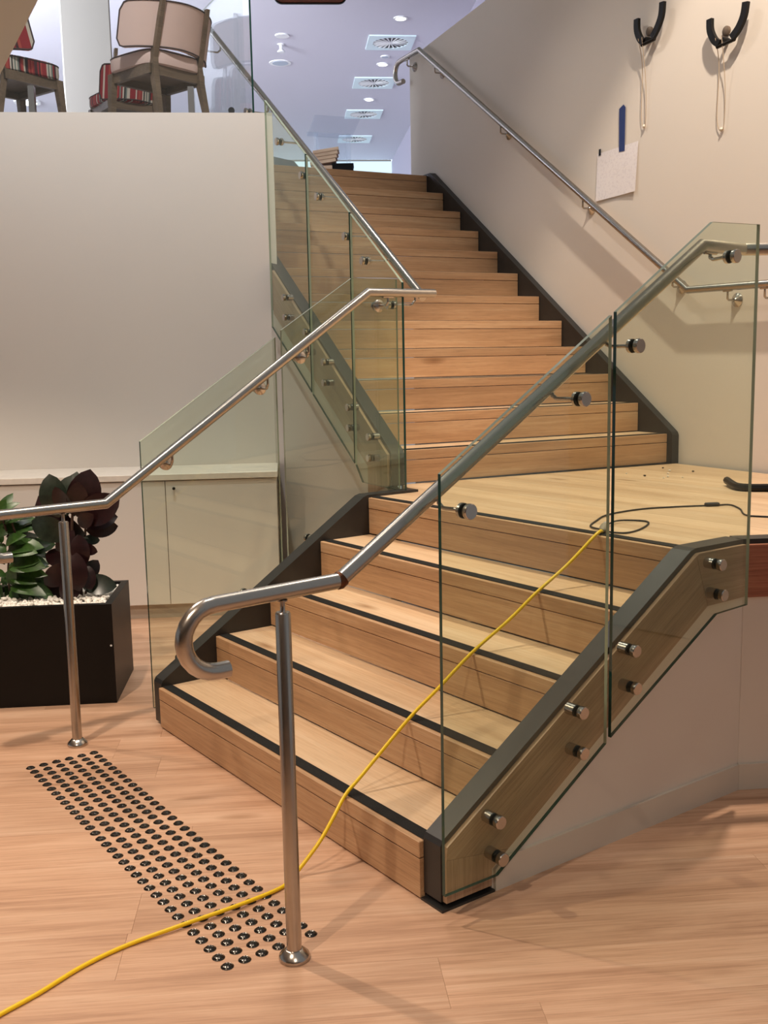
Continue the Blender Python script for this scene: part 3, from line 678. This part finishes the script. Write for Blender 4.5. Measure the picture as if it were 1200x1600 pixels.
tag(bn, 'long pale bench top over the white cabinets', 'bench top')

# ================================================================== PLANTER AND PLANTS
PA = Vector((-0.436, -0.02, 0)); PL, PD, PH, PT = 1.35, 0.52, 0.462, 0.032
pb = thing('planter_box', 'large black rectangular planter box on the floor at left', 'planter', PA-DW*(PL/2)+NW*(PD/2))
def pbox(a0, a1, b0, b1, z0, z1): return prism([(a0, b0), (a1, b0), (a1, b1), (a0, b1)], PA, DW, NW, Z, z0, z1)
for nm, q in (('front_panel', (-PL, 0, 0, PT)), ('back_panel', (-PL, 0, PD-PT, PD)), ('end_panel', (-PT, 0, PT, PD-PT)), ('end_panel', (-PL, -PL+PT, PT, PD-PT))):
    put(nm, mesh(nm, *pbox(*q, 0.0, PH)), BLACKM, pb)
put('soil', mesh('soil', *pbox(-PL+PT, -PT, PT, PD-PT, 0.25, PH-0.038)), SOIL, pb)
put('scuff', sm(lathe([(0.004, 0), (0.005, 0.0008)], PA-DW*0.012+Z*0.27, -NW, 10)), WHITEP, pb)
V, F = [], []
ico = [Vector(v) for v in ((0,0,1),(0.9,0,0.3),(0.28,0.86,0.3),(-0.73,0.53,0.3),(-0.73,-0.53,0.3),(0.28,-0.86,0.3),(0.7,0.5,-0.4),(-0.28,0.86,-0.4),(-0.9,0,-0.4),(-0.28,-0.86,-0.4),(0.73,-0.53,-0.4),(0,0,-1))]
icf = [(0,1,2),(0,2,3),(0,3,4),(0,4,5),(0,5,1),(1,6,2),(2,7,3),(3,8,4),(4,9,5),(5,10,1),(6,7,2),(7,8,3),(8,9,4),(9,10,5),(10,6,1),(11,7,6),(11,8,7),(11,9,8),(11,10,9),(11,6,10)]
for k in range(3200):
    a = random.uniform(-PL+PT+0.01, -PT-0.01); b = random.uniform(PT+0.01, PD-PT-0.01); s = random.uniform(0.008, 0.016)
    c = PA+DW*a+NW*b+Z*(PH-0.034+random.uniform(0, 0.02)); q = Matrix.Rotation(random.uniform(0, 6), 3, Vector((random.random(), random.random(), 1)).normalized())
    o = len(V); V += [c+q @ Vector((v.x*s, v.y*s*0.8, v.z*s*0.6)) for v in ico]; F += [tuple(i+o for i in f) for f in icf]
pbl = put('pebble_layer', mesh('pb', V, F, 60), PEBBLE); tag(pbl, 'layer of small white pebbles filling the black planter', 'pebbles', kind='stuff')

def leaf_mesh(name, mat, L, Wd, fold=0.12, droop=0.25, n=7, under=None, rnd=0.9):
    """blade along +X, normal +Z, with a folded midrib and a drooping tip"""
    V, F = [], []
    for i in range(n+1):
        u = i/n; wd = Wd*0.5*(sin(pi*min(1, u**rnd))**0.62) if 0 < i < n else 0.0015
        x = L*u; zc_ = -droop*L*u*u+0.06*L*sin(pi*u)
        for sgn in (-1, 0, 1): V.append(Vector((x, sgn*wd, zc_+(fold*wd if sgn else 0))))
    for i in range(n):
        for j in range(2):
            a = i*3+j; F.append((a, a+3, a+4, a+1))
    top = len(V); V += [v-Z*0.0012 for v in V]; F2 = [tuple(q+top for q in f[::-1]) for f in F]
    me = bpy.data.meshes.new(name); me.from_pydata([tuple(v) for v in V], [], F+F2); me.update()
    for p in me.polygons: p.use_smooth = True
    me.materials.append(mat); me.materials.append(under or mat)
    for k, p in enumerate(me.polygons): p.material_index = 0 if k < len(F) else 1
    return me
RV = Vector((cos(YAW), sin(YAW), 0)); FV = Vector((-sin(YAW), cos(YAW), 0))
def leaf(parent, me, base, tip, nrm):
    base = Vector(base); d = (Vector(tip)-base); L = d.length; ax = d.normalized()
    n = Vector(nrm); ay = n.cross(ax).normalized(); az = ax.cross(ay)
    M = fr(base, ax, ay, az) @ Matrix.Scale(L, 4)
    return put('leaf', me, None, parent, M)
LB = [leaf_mesh('leaf_b%d' % k, LEAFD if k == 2 else LEAFB, 1.0, w_, 0.16, dr, 10, LEAFB, 1.05) for k, (w_, dr) in enumerate(((0.66, 0.10), (0.58, 0.2), (0.62, 0.15)))]
LG = [leaf_mesh('leaf_g%d' % k, LEAFG, 1.0, w_, 0.2, dr, 7) for k, (w_, dr) in enumerate(((0.46, 0.18), (0.42, 0.3), (0.5, 0.22)))]
# dark rubber plant
B1 = PA-DW*0.185+NW*0.27
def P1(a, b, d=0.0): return B1+RV*a+FV*d+Z*b
rp = thing('rubber_plant', 'dark burgundy rubber plant at the right end of the planter', 'plant', B1+Z*(PH-0.05))
K = 0.0031; bx_, by_ = 128, 930             # plan of the plant in its own front view, 3.1 mm steps
def Q(px, py, d=0.0): return P1((px-bx_)*K, PH-0.04+(by_-py)*K, d)
stemp = [Q(128, 932), Q(126, 880, 0.01), Q(120, 830), Q(124, 790, -0.01), Q(128, 752)]
put('stem', sm(tube(smooth_path(stemp, 4), lambda i: 0.009-0.0002*i, 8)), STEM, rp)
put('stem', sm(tube(smooth_path([Q(130, 930, 0.04), Q(136, 880, 0.05), Q(134, 845, 0.05), Q(140, 800, 0.03)], 4), 0.006, 8)), STEM, rp)
spec = [((104,800),(96,738),-.05,2),((108,802),(118,740),0.02,2),((124,800),(124,736),.03,2),((130,800),(154,733),-.02,0),((136,805),(194,772),-.06,0),((136,812),(186,800),.0,0),((140,822),(184,818),.03,1),
        ((118,830),(64,806),-.03,2),((118,835),(60,775),.06,1),((134,845),(158,852),-.04,0),((132,838),(156,838),.05,2),((118,868),(78,858),.0,0),((116,872),(80,900),-.05,0),((128,870),(150,905),-.06,0),((124,885),(112,925),-.08,0),
        ((130,905),(180,905),-.02,2),((128,900),(152,872),.04,0),((124,820),(98,860),-.02,1),((130,826),(140,868),-.05,0),((122,845),(98,880),.05,0),((112,800),(130,840),.06,0),((134,812),(158,795),-.08,0),((118,812),(86,790),.04,1),
        ((120,905),(62,935),.0,1),((122,850),(132,905),-.09,0),((126,790),(106,755),-.08,0),((130,790),(140,748),-.07,0)]
for k, (b, t, d, mi) in enumerate(spec):
    bb_ = Q(*b, d*0.4); tt = Q(*t, d)
    leaf(rp, LB[mi], bb_, bb_+(tt-bb_)*1.06, -FV*0.9+Z*random.uniform(-0.1, 0.5)+RV*random.uniform(-0.5, 0.5))
# green plant
gp = thing('green_plant', 'leafy green shrub at the left edge of the planter', 'plant', Q(25, 935))
for px in (20, 32, -5): put('stem', sm(tube(smooth_path([Q(px, 940, 0.02), Q(px-2, 890), Q(px+4, 840), Q(px-4, 800)], 3), 0.005, 7)), STEM, gp)
sp2 = [((8,800),(2,775)),((10,800),(36,774)),((14,808),(52,790)),((4,815),(30,786)),((18,830),(54,812)),((10,826),(30,808)),((6,835),(-14,812)),((24,836),(56,826)),((22,850),(72,834)),((26,856),(76,845)),((20,862),(58,838)),((28,868),(68,858)),
       ((24,880),(46,866)),((30,884),(70,872)),((26,890),(62,890)),((22,898),(40,878)),((24,905),(72,902)),((14,905),(14,888)),((12,915),(20,940)),((28,905),(34,940)),((30,900),(56,922)),((18,870),(2,850)),((16,850),(-6,842)),((14,885),(-4,872)),((10,900),(-8,905)),((10,840),(4,822)),((18,815),(24,796)),
       ((30,875),(78,866)),((20,845),(40,822)),((32,862),(50,850)),((26,848),(46,842)),((22,875),(38,862)),((0,905),(4,932)),((34,905),(80,915)),((-4,880),(-20,860)),((-2,850),(-24,830)),((-4,905),(-20,930)),((20,826),(64,806)),((16,798),(28,778))]
for k, (b, t) in enumerate(sp2+[((a[0]+random.uniform(-9, 9), a[1]+random.uniform(-9, 9)), (c[0]+random.uniform(-9, 7), c[1]+random.uniform(-8, 9))) for a, c in sp2]):
    d = random.uniform(-0.12, 0.12)
    bb_ = Q(*b, d*0.3); tt = Q(*t, d)
    leaf(gp, LG[k % 3], bb_, bb_+(tt-bb_)*1.12, -FV*0.6+Z*random.uniform(0.3, 0.9)+RV*random.uniform(-0.6, 0.6))

# ================================================================== THINGS ON THE RIGHT WALL
def WP(t, z, out=0.0): return UF(S_R-out, t, z)
def hookthing(label, tc, zc_, arms):
    """black U-shaped bracket: two curved arms on a cross bar, a screw boss above the bar"""
    h = thing('wall_hook', label, 'hook', WP(tc, zc_, 0.0))
    for pth in arms:
        P = [WP(t, z, 0.045) for t, z in pth]
        V, F = [], []
        SPs = smooth_path(P, 5); n = len(SPs)
        for i, p in enumerate(SPs):
            tg = (SPs[min(n-1, i+1)]-SPs[max(0, i-1)]).normalized(); nn = tg.cross(UU).normalized()*0.019
            for sx, sy in ((-1, -1), (1, -1), (1, 1), (-1, 1)): V.append(p+nn*sx+UU*0.010*sy)
        for i in range(n-1):
            for k in range(4): F.append((i*4+k, i*4+(k+1) % 4, (i+1)*4+(k+1) % 4, (i+1)*4+k))
        F += [(3, 2, 1, 0), tuple(range(4*n-4, 4*n))]
        put('arm', sm((V, F), 50), BLACKM, h)
    a, b = arms[0][-1], arms[1][0]
    put('cross_bar', mesh('cb', *tube([WP(a[0]+0.02, a[1]-0.012, 0.045), WP(b[0]-0.02, b[1]-0.012, 0.045)], 0.010, 6)), BLACKM, h)
    put('mount', mesh('mt', *tube([WP(tc, zc_-0.05, 0.045), WP(tc, zc_-0.05, 0.0)], 0.012, 8)), BLACKM, h)
    put('boss', sm(lathe([(0.026, 0), (0.026, 0.012), (0.020, 0.016)], WP(tc+0.012, zc_, 0.0), -UU, 18)), simple('boss_brown', lin((112, 96, 82)), 0.5, 0.4), h)
def arms_from(pix_l, pix_r): return [pix_l, pix_r]
A1 = [[(0.340, 3.494), (0.337, 3.432), (0.310, 3.376), (0.278, 3.348)], [(0.203, 3.353), (0.160, 3.40), (0.130, 3.455), (0.122, 3.525)]]
hookthing('black U-shaped wall hook nearer the stairs', 0.262, 3.412, A1)
A2 = [[(-0.255, 3.325), (-0.260, 3.265), (-0.292, 3.207), (-0.330, 3.178)], [(-0.418, 3.185), (-0.465, 3.222), (-0.498, 3.275), (-0.510, 3.338)]]
hookthing('black U-shaped wall hook nearer the right edge', -0.350, 3.246, A2)
def string(label, t0, z0, z1, w_):
    L = [(t0+w_*0.5, z0, 0.058), (t0+w_*0.6, (z0+z1)/2+0.1, 0.02), (t0+w_*0.9, z1+0.08, 0.012), (t0+w_*0.4, z1, 0.010), (t0-w_*0.2, z1+0.03, 0.012), (t0-w_*0.35, (z0+z1)/2, 0.02), (t0-w_*0.4, z0, 0.058)]
    s = thing('string_loop', label, 'string', WP(t0, z0, 0.05))
    put('twine', sm(tube(smooth_path([WP(a, b, c) for a, b, c in L], 5), 0.0022, 6)), STRING, s)
    put('knot', sm(lathe([(0.004, 0), (0.010, 0.008), (0.006, 0.02)], WP(t0+w_*0.2, z1-0.004, 0.012), Z, 8)), DUST, s)
string('thin twine loop hanging from the hook nearer the stairs', 0.295, 3.375, 2.875, 0.035)
string('thin twine loop hanging from the hook nearer the right edge', -0.335, 3.212, 2.735, 0.05)
pV, pF = [], []
for i in range(9):
    for j in range(7):
        a, b = i/8, j/6
        t = 0.755-0.387*a-0.01*b; z = 2.508+0.292*b+0.008*a
        curl = 0.006+0.022*max(0, a-0.5)*(1-b)+0.010*(1-a)*max(0, 0.4-b)
        pV.append(WP(t, z, curl))
for i in range(8):
    for j in range(6): pF.append((i*7+j, i*7+j+1, (i+1)*7+j+1, (i+1)*7+j))
o_n = len(pV); pV += [v+UU*0.0006 for v in pV]; pF += [tuple(q+o_n for q in f[::-1]) for f in pF]
tag(put('paper_sheet', mesh('paper', pV, pF, 60), PAPER), 'sheet of white paper taped to the right wall', 'paper')
tp = prism([(0.532, 2.775), (0.480, 2.772), (0.478, 3.03), (0.495, 3.048), (0.536, 3.03)], UF(S_R, 0), UV, Z, -UU, 0.0075, 0.0085)
tag(put('tape_strip', mesh('tape', *tp), BLUET), 'long strip of dark blue tape above the paper', 'tape')
tp = prism([(0.728, 2.785), (0.708, 2.785), (0.708, 2.825), (0.728, 2.825)], UF(S_R, 0), UV, Z, -UU, 0.0075, 0.0085)
tag(put('tape_strip', mesh('tape', *tp), BLACKM), 'tiny dark strip of tape at the corner of the paper', 'tape')

# ================================================================== UPPER LEVEL
def make_chair(name, label, loc, yaw, seatm, backm, size=1.0, bz=0.665, wrap=62):
    """dining chair facing local +Y"""
    R = Matrix.Translation(loc) @ Matrix.Rotation(yaw, 4, 'Z') @ Matrix.Scale(size, 4)
    c = thing(name, label, 'chair', loc, 'chairs on the upper level')
    def leg(p, r0):
        V, F = [], []
        for q, rr in zip(p, r0):
            for sx, sy in ((-1,-1),(1,-1),(1,1),(-1,1)): V.append(Vector((q[0]+sx*rr, q[1]+sy*rr*1.1, q[2])))
        n = len(p)
        for i in range(n-1):
            for k in range(4): F.append((i*4+k, i*4+(k+1) % 4, (i+1)*4+(k+1) % 4, (i+1)*4+k))
        F += [(3,2,1,0), tuple(range(4*n-4, 4*n))]
        put('leg', mesh('leg', V, F), CHAIRW, c, R)
    for s in (-1, 1):
        leg([(s*0.20, -0.27, 0), (s*0.185, -0.20, 0.36), (s*0.18, -0.195, 0.46), (s*0.175, -0.315, 0.80)], (0.013, 0.021, 0.019, 0.013))
        leg([(s*0.235, 0.235, 0), (s*0.215, 0.205, 0.42)], (0.014, 0.023))
    put('seat_frame', mesh('sf', *join(boxg((-0.215, -0.20, 0.36), (0.215, -0.17, 0.42)), boxg((-0.215, 0.18, 0.36), (0.215, 0.21, 0.42)), boxg((-0.225, -0.2, 0.36), (-0.195, 0.2, 0.42)), boxg((0.195, -0.2, 0.36), (0.225, 0.2, 0.42)), boxg((-0.2, -0.18, 0.405), (0.2, 0.19, 0.42)))), CHAIRW, c, R)
    # cushion
    def outline(k, sc=1.0):
        pts = []
        for i in range(32):
            a = 2*pi*i/32; ca, sa_ = cos(a), sin(a); e = 0.45
            x = (abs(ca)**e)*(1 if ca >= 0 else -1); yy = (abs(sa_)**e)*(1 if sa_ >= 0 else -1)
            wid = 0.245+0.02*yy
            pts.append((x*wid*sc, yy*0.235*sc+0.01, k))
        return pts
    V, F = [], []; prof = [(0.90, 0.421), (0.985, 0.428), (1.0, 0.45), (1.0, 0.485), (0.99, 0.505), (0.93, 0.520), (0.6, 0.528), (0.2, 0.530)]
    for sc, z in prof: V += [Vector(p) for p in outline(z, sc)]
    for i in range(len(prof)-1):
        for k in range(32): F.append((i*32+k, i*32+(k+1) % 32, (i+1)*32+(k+1) % 32, (i+1)*32+k))
    F += [tuple(range(32))[::-1], tuple(range((len(prof)-1)*32, len(prof)*32))]
    st = put('seat', mesh('seat', V, F, 50), seatm, c, R)
    ring = [Vector(p) for p in outline(0.507, 0.992)]; put('piping', sm(tube(ring+[ring[0]], 0.0045, 6, False)), PIPING, st, R)
    # curved backrest
    V, F = [], []; NU, NV = 36, 6; RB = 0.37
    def bp_(u, v, off):
        q_ = max(0.0, (abs(u)-0.88)/0.12); hh = 0.130-0.05*(1-sqrt(max(0.0, 1-q_*q_)))
        hh = max(hh, 0.075); a = u*radians(wrap); z = bz+0.01*(1-abs(u))+v*hh; yb = 0.105-(z-0.55)*0.28
        return Vector(((RB+off)*sin(a), yb-(RB+off)*cos(a)+0.03, z))
    for off in (0.0, 0.035):
        for i in range(NU+1):
            for j in range(NV+1): V.append(bp_(-1+2*i/NU, -1+2*j/NV, off))
    n1 = (NU+1)*(NV+1)
    for i in range(NU):
        for j in range(NV):
            a = i*(NV+1)+j; q = (a, a+1, a+NV+2, a+NV+1); F.append(q); F.append(tuple(x+n1 for x in q[::-1]))
    for i in range(NU):
        a = i*(NV+1); F.append((a, a+NV+1, a+NV+1+n1, a+n1)); a += NV; F.append((a, a+n1, a+NV+1+n1, a+NV+1))
    for j in range(NV):
        F.append((j, j+n1, j+1+n1, j+1)); a = NU*(NV+1)+j; F.append((a, a+1, a+1+n1, a+n1))
    bk = put('backrest', mesh('backrest', V, F, 45), backm, c, R)
    edge = [bp_(-1+2*i/NU, 1, 0.036) for i in range(NU+1)]+[bp_(1, 1-2*j/NV, 0.036) for j in range(1, NV+1)]+[bp_(1-2*i/NU, -1, 0.036) for i in range(1, NU+1)]+[bp_(-1, -1+2*j/NV, 0.036) for j in range(1, NV+1)]
    put('piping', sm(tube(edge, 0.005, 6, False)), PIPING, bk, R)
    return c
# facing left and away from the viewer
make_chair('dining_chair', 'beige upholstered chair seen from behind through the upper glass', Vector((-2.72, 1.37, TZ)), 1.80, BEIGE, BEIGE, 1.0, 0.645)
make_chair('dining_chair', 'red striped chair half hidden by the tan soffit at left', Vector((-3.35, 0.60, TZ)), 0.30, STRIPE, STRIPEB)
make_chair('dining_chair', 'low red striped chair behind the beige chair', Vector((-3.43, 1.42, TZ)), 1.55, STRIPE, STRIPEB, 0.85, 0.56, 42)
# column
cc = Vector((-5.36, 1.90, 0)); ca = (cc-CAM); ca.z = 0; ca.normalize(); cr_ = Vector((-ca.y, ca.x, 0))
clm = put('column', mesh('column', *prism([(-0.21, -0.2), (-0.2, -0.21), (0.2, -0.21), (0.21, -0.2), (0.21, 0.2), (0.2, 0.21), (-0.2, 0.21), (-0.21, 0.2)], cc+Z*TZ, cr_, ca, Z, 0, CZ-TZ)), COLUMN)
tag(clm, 'beige square column behind the chairs on the upper level', 'column')
# vents
def vent(label, c):
    v = thing('ceiling_vent', label, 'vent', Vector((c[0], c[1], CZ-0.02)), 'ceiling vents of the upper level')
    M = fr((c[0], c[1], CZ), DW, NW, Z)
    n = 48; out = []
    # square plate with a round opening
    V, F = [], []
    for k in range(n):
        a = 2*pi*k/n; ca_, sa_ = cos(a), sin(a); m_ = max(abs(ca_), abs(sa_))
        V += [Vector((0.297*ca_/m_, 0.297*sa_/m_, -0.014)), Vector((0.225*ca_, 0.225*sa_, -0.014)), Vector((0.225*ca_, 0.225*sa_, 0.0)), Vector((0.297*ca_/m_, 0.297*sa_/m_, 0.0))]
    for k in range(n):
        a, b = k*4, ((k+1) % n)*4
        for q in range(4): F.append((a+q, b+q, b+(q+1) % 4, a+(q+1) % 4))
    put('plate', mesh('plate', V, F), VENTM, v, M)
    put('throat', mesh('throat', *lathe([(0.226, -0.003), (0.226, -0.001)], (0, 0, 0), Z, 32)), BLACKM, v, M)
    put('hub', sm(lathe([(0.035, -0.012), (0.035, -0.004)], (0, 0, 0), Z, 20)), WHITEP, v, M)
    bl_ = mesh('blade', *prism([(0.03, -0.004), (0.224, -0.011), (0.224, 0.011), (0.03, 0.004)], (0, 0, 0), X, Y, Z, -0.013, -0.006)); bl_.materials.append(WHITEP)
    for k in range(20): put('blade', bl_, None, v, M @ Matrix.Rotation(2*pi*k/20, 4, 'Z') @ Matrix.Rotation(0.25, 4, 'X'))
vent('largest square ceiling vent beside the wall rail hook', (-7.24, 6.643))
vent('second square ceiling vent from the wall rail hook', (-8.935, 7.584))
vent('third square ceiling vent above the lectern', (-10.611, 8.566))
vent('farthest square ceiling vent seen through the lectern', (-12.288, 9.531))
def disc(name, label, cat, c, r, mat, h=0.012, group=None, lit=False):
    d = thing(name, label, cat, Vector((c[0], c[1], CZ-h)), group)
    put('rim', sm(lathe([(r*0.98, -h), (r, -h*0.5), (r, 0)], (c[0], c[1], CZ), Z, 26)), WHITEP, d)
    if mat: put('lens', sm(lathe([(r*0.72, -h-0.003), (r*0.72, -h*0.5)], (c[0], c[1], CZ), Z, 22)), mat, d)
disc('ceiling_downlight', 'nearest round downlight above the vent row', 'downlight', (-6.408, 6.184), 0.085, LAMPM)
disc('ceiling_downlight', 'round downlight between the first two vents', 'downlight', (-8.089, 7.135), 0.085, LAMPM)
disc('ceiling_downlight', 'round downlight between the second and third vents', 'downlight', (-9.767, 8.089), 0.085, LAMPM)
disc('ceiling_sensor', 'small ring sensor just below the largest vent', 'sensor', (-7.777, 6.951), 0.065, BLUEP)
disc('smoke_detector', 'small round smoke detector on the ceiling above the stairs', 'detector', (-7.727, 5.331), 0.09, None, 0.014)
disc('ceiling_speaker', 'large round ceiling speaker above the stairs', 'speaker', (-8.777, 5.915), 0.15, BLUEP, 0.008)
sp_ = thing('ceiling_sprinkler', 'hanging ceiling sprinkler between detector and speaker', 'sprinkler', Vector((-8.05, 5.50, CZ-0.1)))
put('plate', sm(lathe([(0.04, -0.01), (0.045, 0)], (-8.05, 5.50, CZ), Z, 18)), WHITEP, sp_)
put('head', sm(lathe([(0.045, -0.1), (0.05, -0.09), (0.02, -0.06), (0.02, -0.01)], (-8.05, 5.50, CZ), Z, 18)), WHITEP, sp_)
disc('ceiling_lamp', 'round ceiling lamp seen under the half hidden striped chair', 'lamp', (-12.6, 3.68), 0.20, LAMPM, 0.03)
# acrylic lectern
LC = Vector((-5.62, 4.66, TZ)); lf = (Vector((CAM.x, CAM.y, 0))-Vector((LC.x, LC.y, 0))).normalized(); lr = Vector((-lf.y, lf.x, 0))
lf = (lf*0.93+lr*0.3).normalized(); lr = Vector((-lf.y, lf.x, 0))
lt = thing('lectern', 'clear acrylic lectern at the head of the stairs', 'lectern', LC)
def lb(name, a0, a1, b0, b1, z0, z1): put(name, mesh(name, *prism([(a0, b0), (a1, b0), (a1, b1), (a0, b1)], LC, lr, lf, Z, z0, z1)), ACRYL, lt)
lb('base', -0.25, 0.25, -0.2, 0.2, 0.0, 0.02)
lb('side_panel', -0.195, -0.165, -0.06, 0.0, 0.02, 0.93); lb('side_panel', 0.165, 0.195, -0.06, 0.0, 0.02, 0.93)
lb('back_panel', -0.17, 0.17, -0.06, -0.05, 0.3, 0.90)
put('reading_top', mesh('rt', *cbox(0.50, 0.34, 0.015, 0.002)), ACRYL, lt, fr(LC+Z*0.985+lf*0.02, lr, (lf+Z*0.45).normalized()))
put('front_lip', mesh('fl', *cbox(0.50, 0.02, 0.05, 0.002)), ACRYL, lt, fr(LC+Z*0.93-lf*0.14, lr, lf))
# timber offcuts and black box standing at the head of the stairs
ob = Vector((-5.15, 4.16, TZ))+RV*0.085-Z*0.0
od = thing('crate', 'pale timber crate below the stacked boards behind the top step', 'crate', ob)
put('body', mesh('crate', *prism([(-0.14, -0.1), (0.06, -0.1), (0.06, 0.1), (-0.14, 0.1)], ob, RV, FV, Z, 0.0, 0.455)), PALEW, od)
tops = ['lowest board of the tilted stack on the crate', 'second board of the tilted stack on the crate', 'third board of the tilted stack on the crate', 'topmost board of the tilted stack on the crate']
for k, lab in enumerate(tops):
    bo = put('timber_board', mesh('tb', *cbox(0.26, 0.22, 0.031, 0.002)), PALEW, None, fr(ob+Z*(0.492+0.036*k)+RV*(0.01*k-0.03), (RV+Z*0.14).normalized(), FV))
    tag(bo, 'pale timber '+lab, 'board', 'timber boards behind the top step')
kb = thing('black_box', 'small black box beside the timber crate behind the top step', 'box', ob+RV*0.17)
put('body', mesh('kb', *prism([(0.062, -0.09), (0.27, -0.09), (0.27, 0.09), (0.062, 0.09)], ob, RV, FV, Z, 0.0, 0.455)), BLACKM, kb)
put('lid', mesh('kl', *prism([(0.058, -0.094), (0.274, -0.094), (0.274, 0.094), (0.058, 0.094)], ob, RV, FV, Z, 0.455, 0.475)), BLACKM, kb)
# curved sofa back seen through the upper glass
so_c = Vector((-5.6, 3.75, TZ)); sV, sF = [], []
sfa = thing('sofa', 'rounded grey-blue sofa beyond the top of the left glass', 'sofa', so_c)
prof = [(-0.55, 0.0), (-0.55, 0.50), (-0.45, 0.59), (-0.2, 0.63), (0.05, 0.60), (0.35, 0.53), (0.42, 0.45), (0.42, 0.0)]
put('back', mesh('sb', *prism(prof, so_c, RV, Z, FV, -0.08, 0.08), 60), SOFAM, sfa)
put('seat', mesh('ss', *prism([(-0.55, 0.1), (0.42, 0.1), (0.42, 0.40), (-0.55, 0.40)], so_c, RV, Z, FV, 0.08, 0.65)), SOFAM, sfa)
# hanging sign with rounded corners, only its foot in the picture
hs = Vector((-2.77, 2.61, 4.105)); hx = Vector((0.537, 0.844, 0)); hn = Vector((-hx.y, hx.x, 0))
sg = thing('hanging_sign', 'reddish brown rounded hanging panel at the top edge', 'hanging panel', hs)
rr_ = 0.06; ol = [(-0.262, 0.34), (0.262, 0.34)] + [(0.262-rr_+rr_*cos(a), rr_-rr_*sin(a)) for a in [pi/2*k/6 for k in range(7)]] + [(-0.262+rr_-rr_*sin(a), rr_-rr_*cos(a)) for a in [pi/2*k/6 for k in range(7)]]
put('panel', mesh('hp', *prism(ol, hs, hx, Z, hn, -0.025, 0.025)), SIGNW, sg)
put('rim', mesh('hr', *prism([(a*1.02, b-0.006 if b < 0.3 else b) for a, b in ol], hs, hx, Z, hn, -0.012, 0.012)), BLACKM, sg)
for a in (-0.2, 0.2): put('rod', mesh('rod', *tube([hs+hx*a+Z*0.34, hs+hx*a+Z*(CZ-4.105)], 0.006, 6)), STEEL, sg)

# ================================================================== LAMPS OF THE LOW CEILING
def low_lamp(label, x, y, power, ang=120):
    d = thing('recessed_downlight', label, 'downlight', (x, y, 2.67), 'downlights of the low ceiling')
    put('rim', sm(lathe([(0.055, -0.006), (0.06, 0.0)], (x, y, 2.679), Z, 22)), WHITEP, d)
    put('lens', sm(lathe([(0.042, -0.008), (0.042, -0.002)], (x, y, 2.679), Z, 20)), LAMPM, d)
    spot('downlight_lamp', (x, y, 2.655), (x, y, 0), power, WARM, ang, 0.5, 0.035)
low_lamp('recessed downlight above the left end of the tactile studs', 0.34, -0.88, 135)
low_lamp('recessed downlight above the camera side of the floor', 2.4, -1.9, 120)
low_lamp('recessed downlight out to the left of the planter', -1.4, -1.2, 105)
low_lamp('recessed downlight out to the right of the camera', 4.6, -1.6, 150)
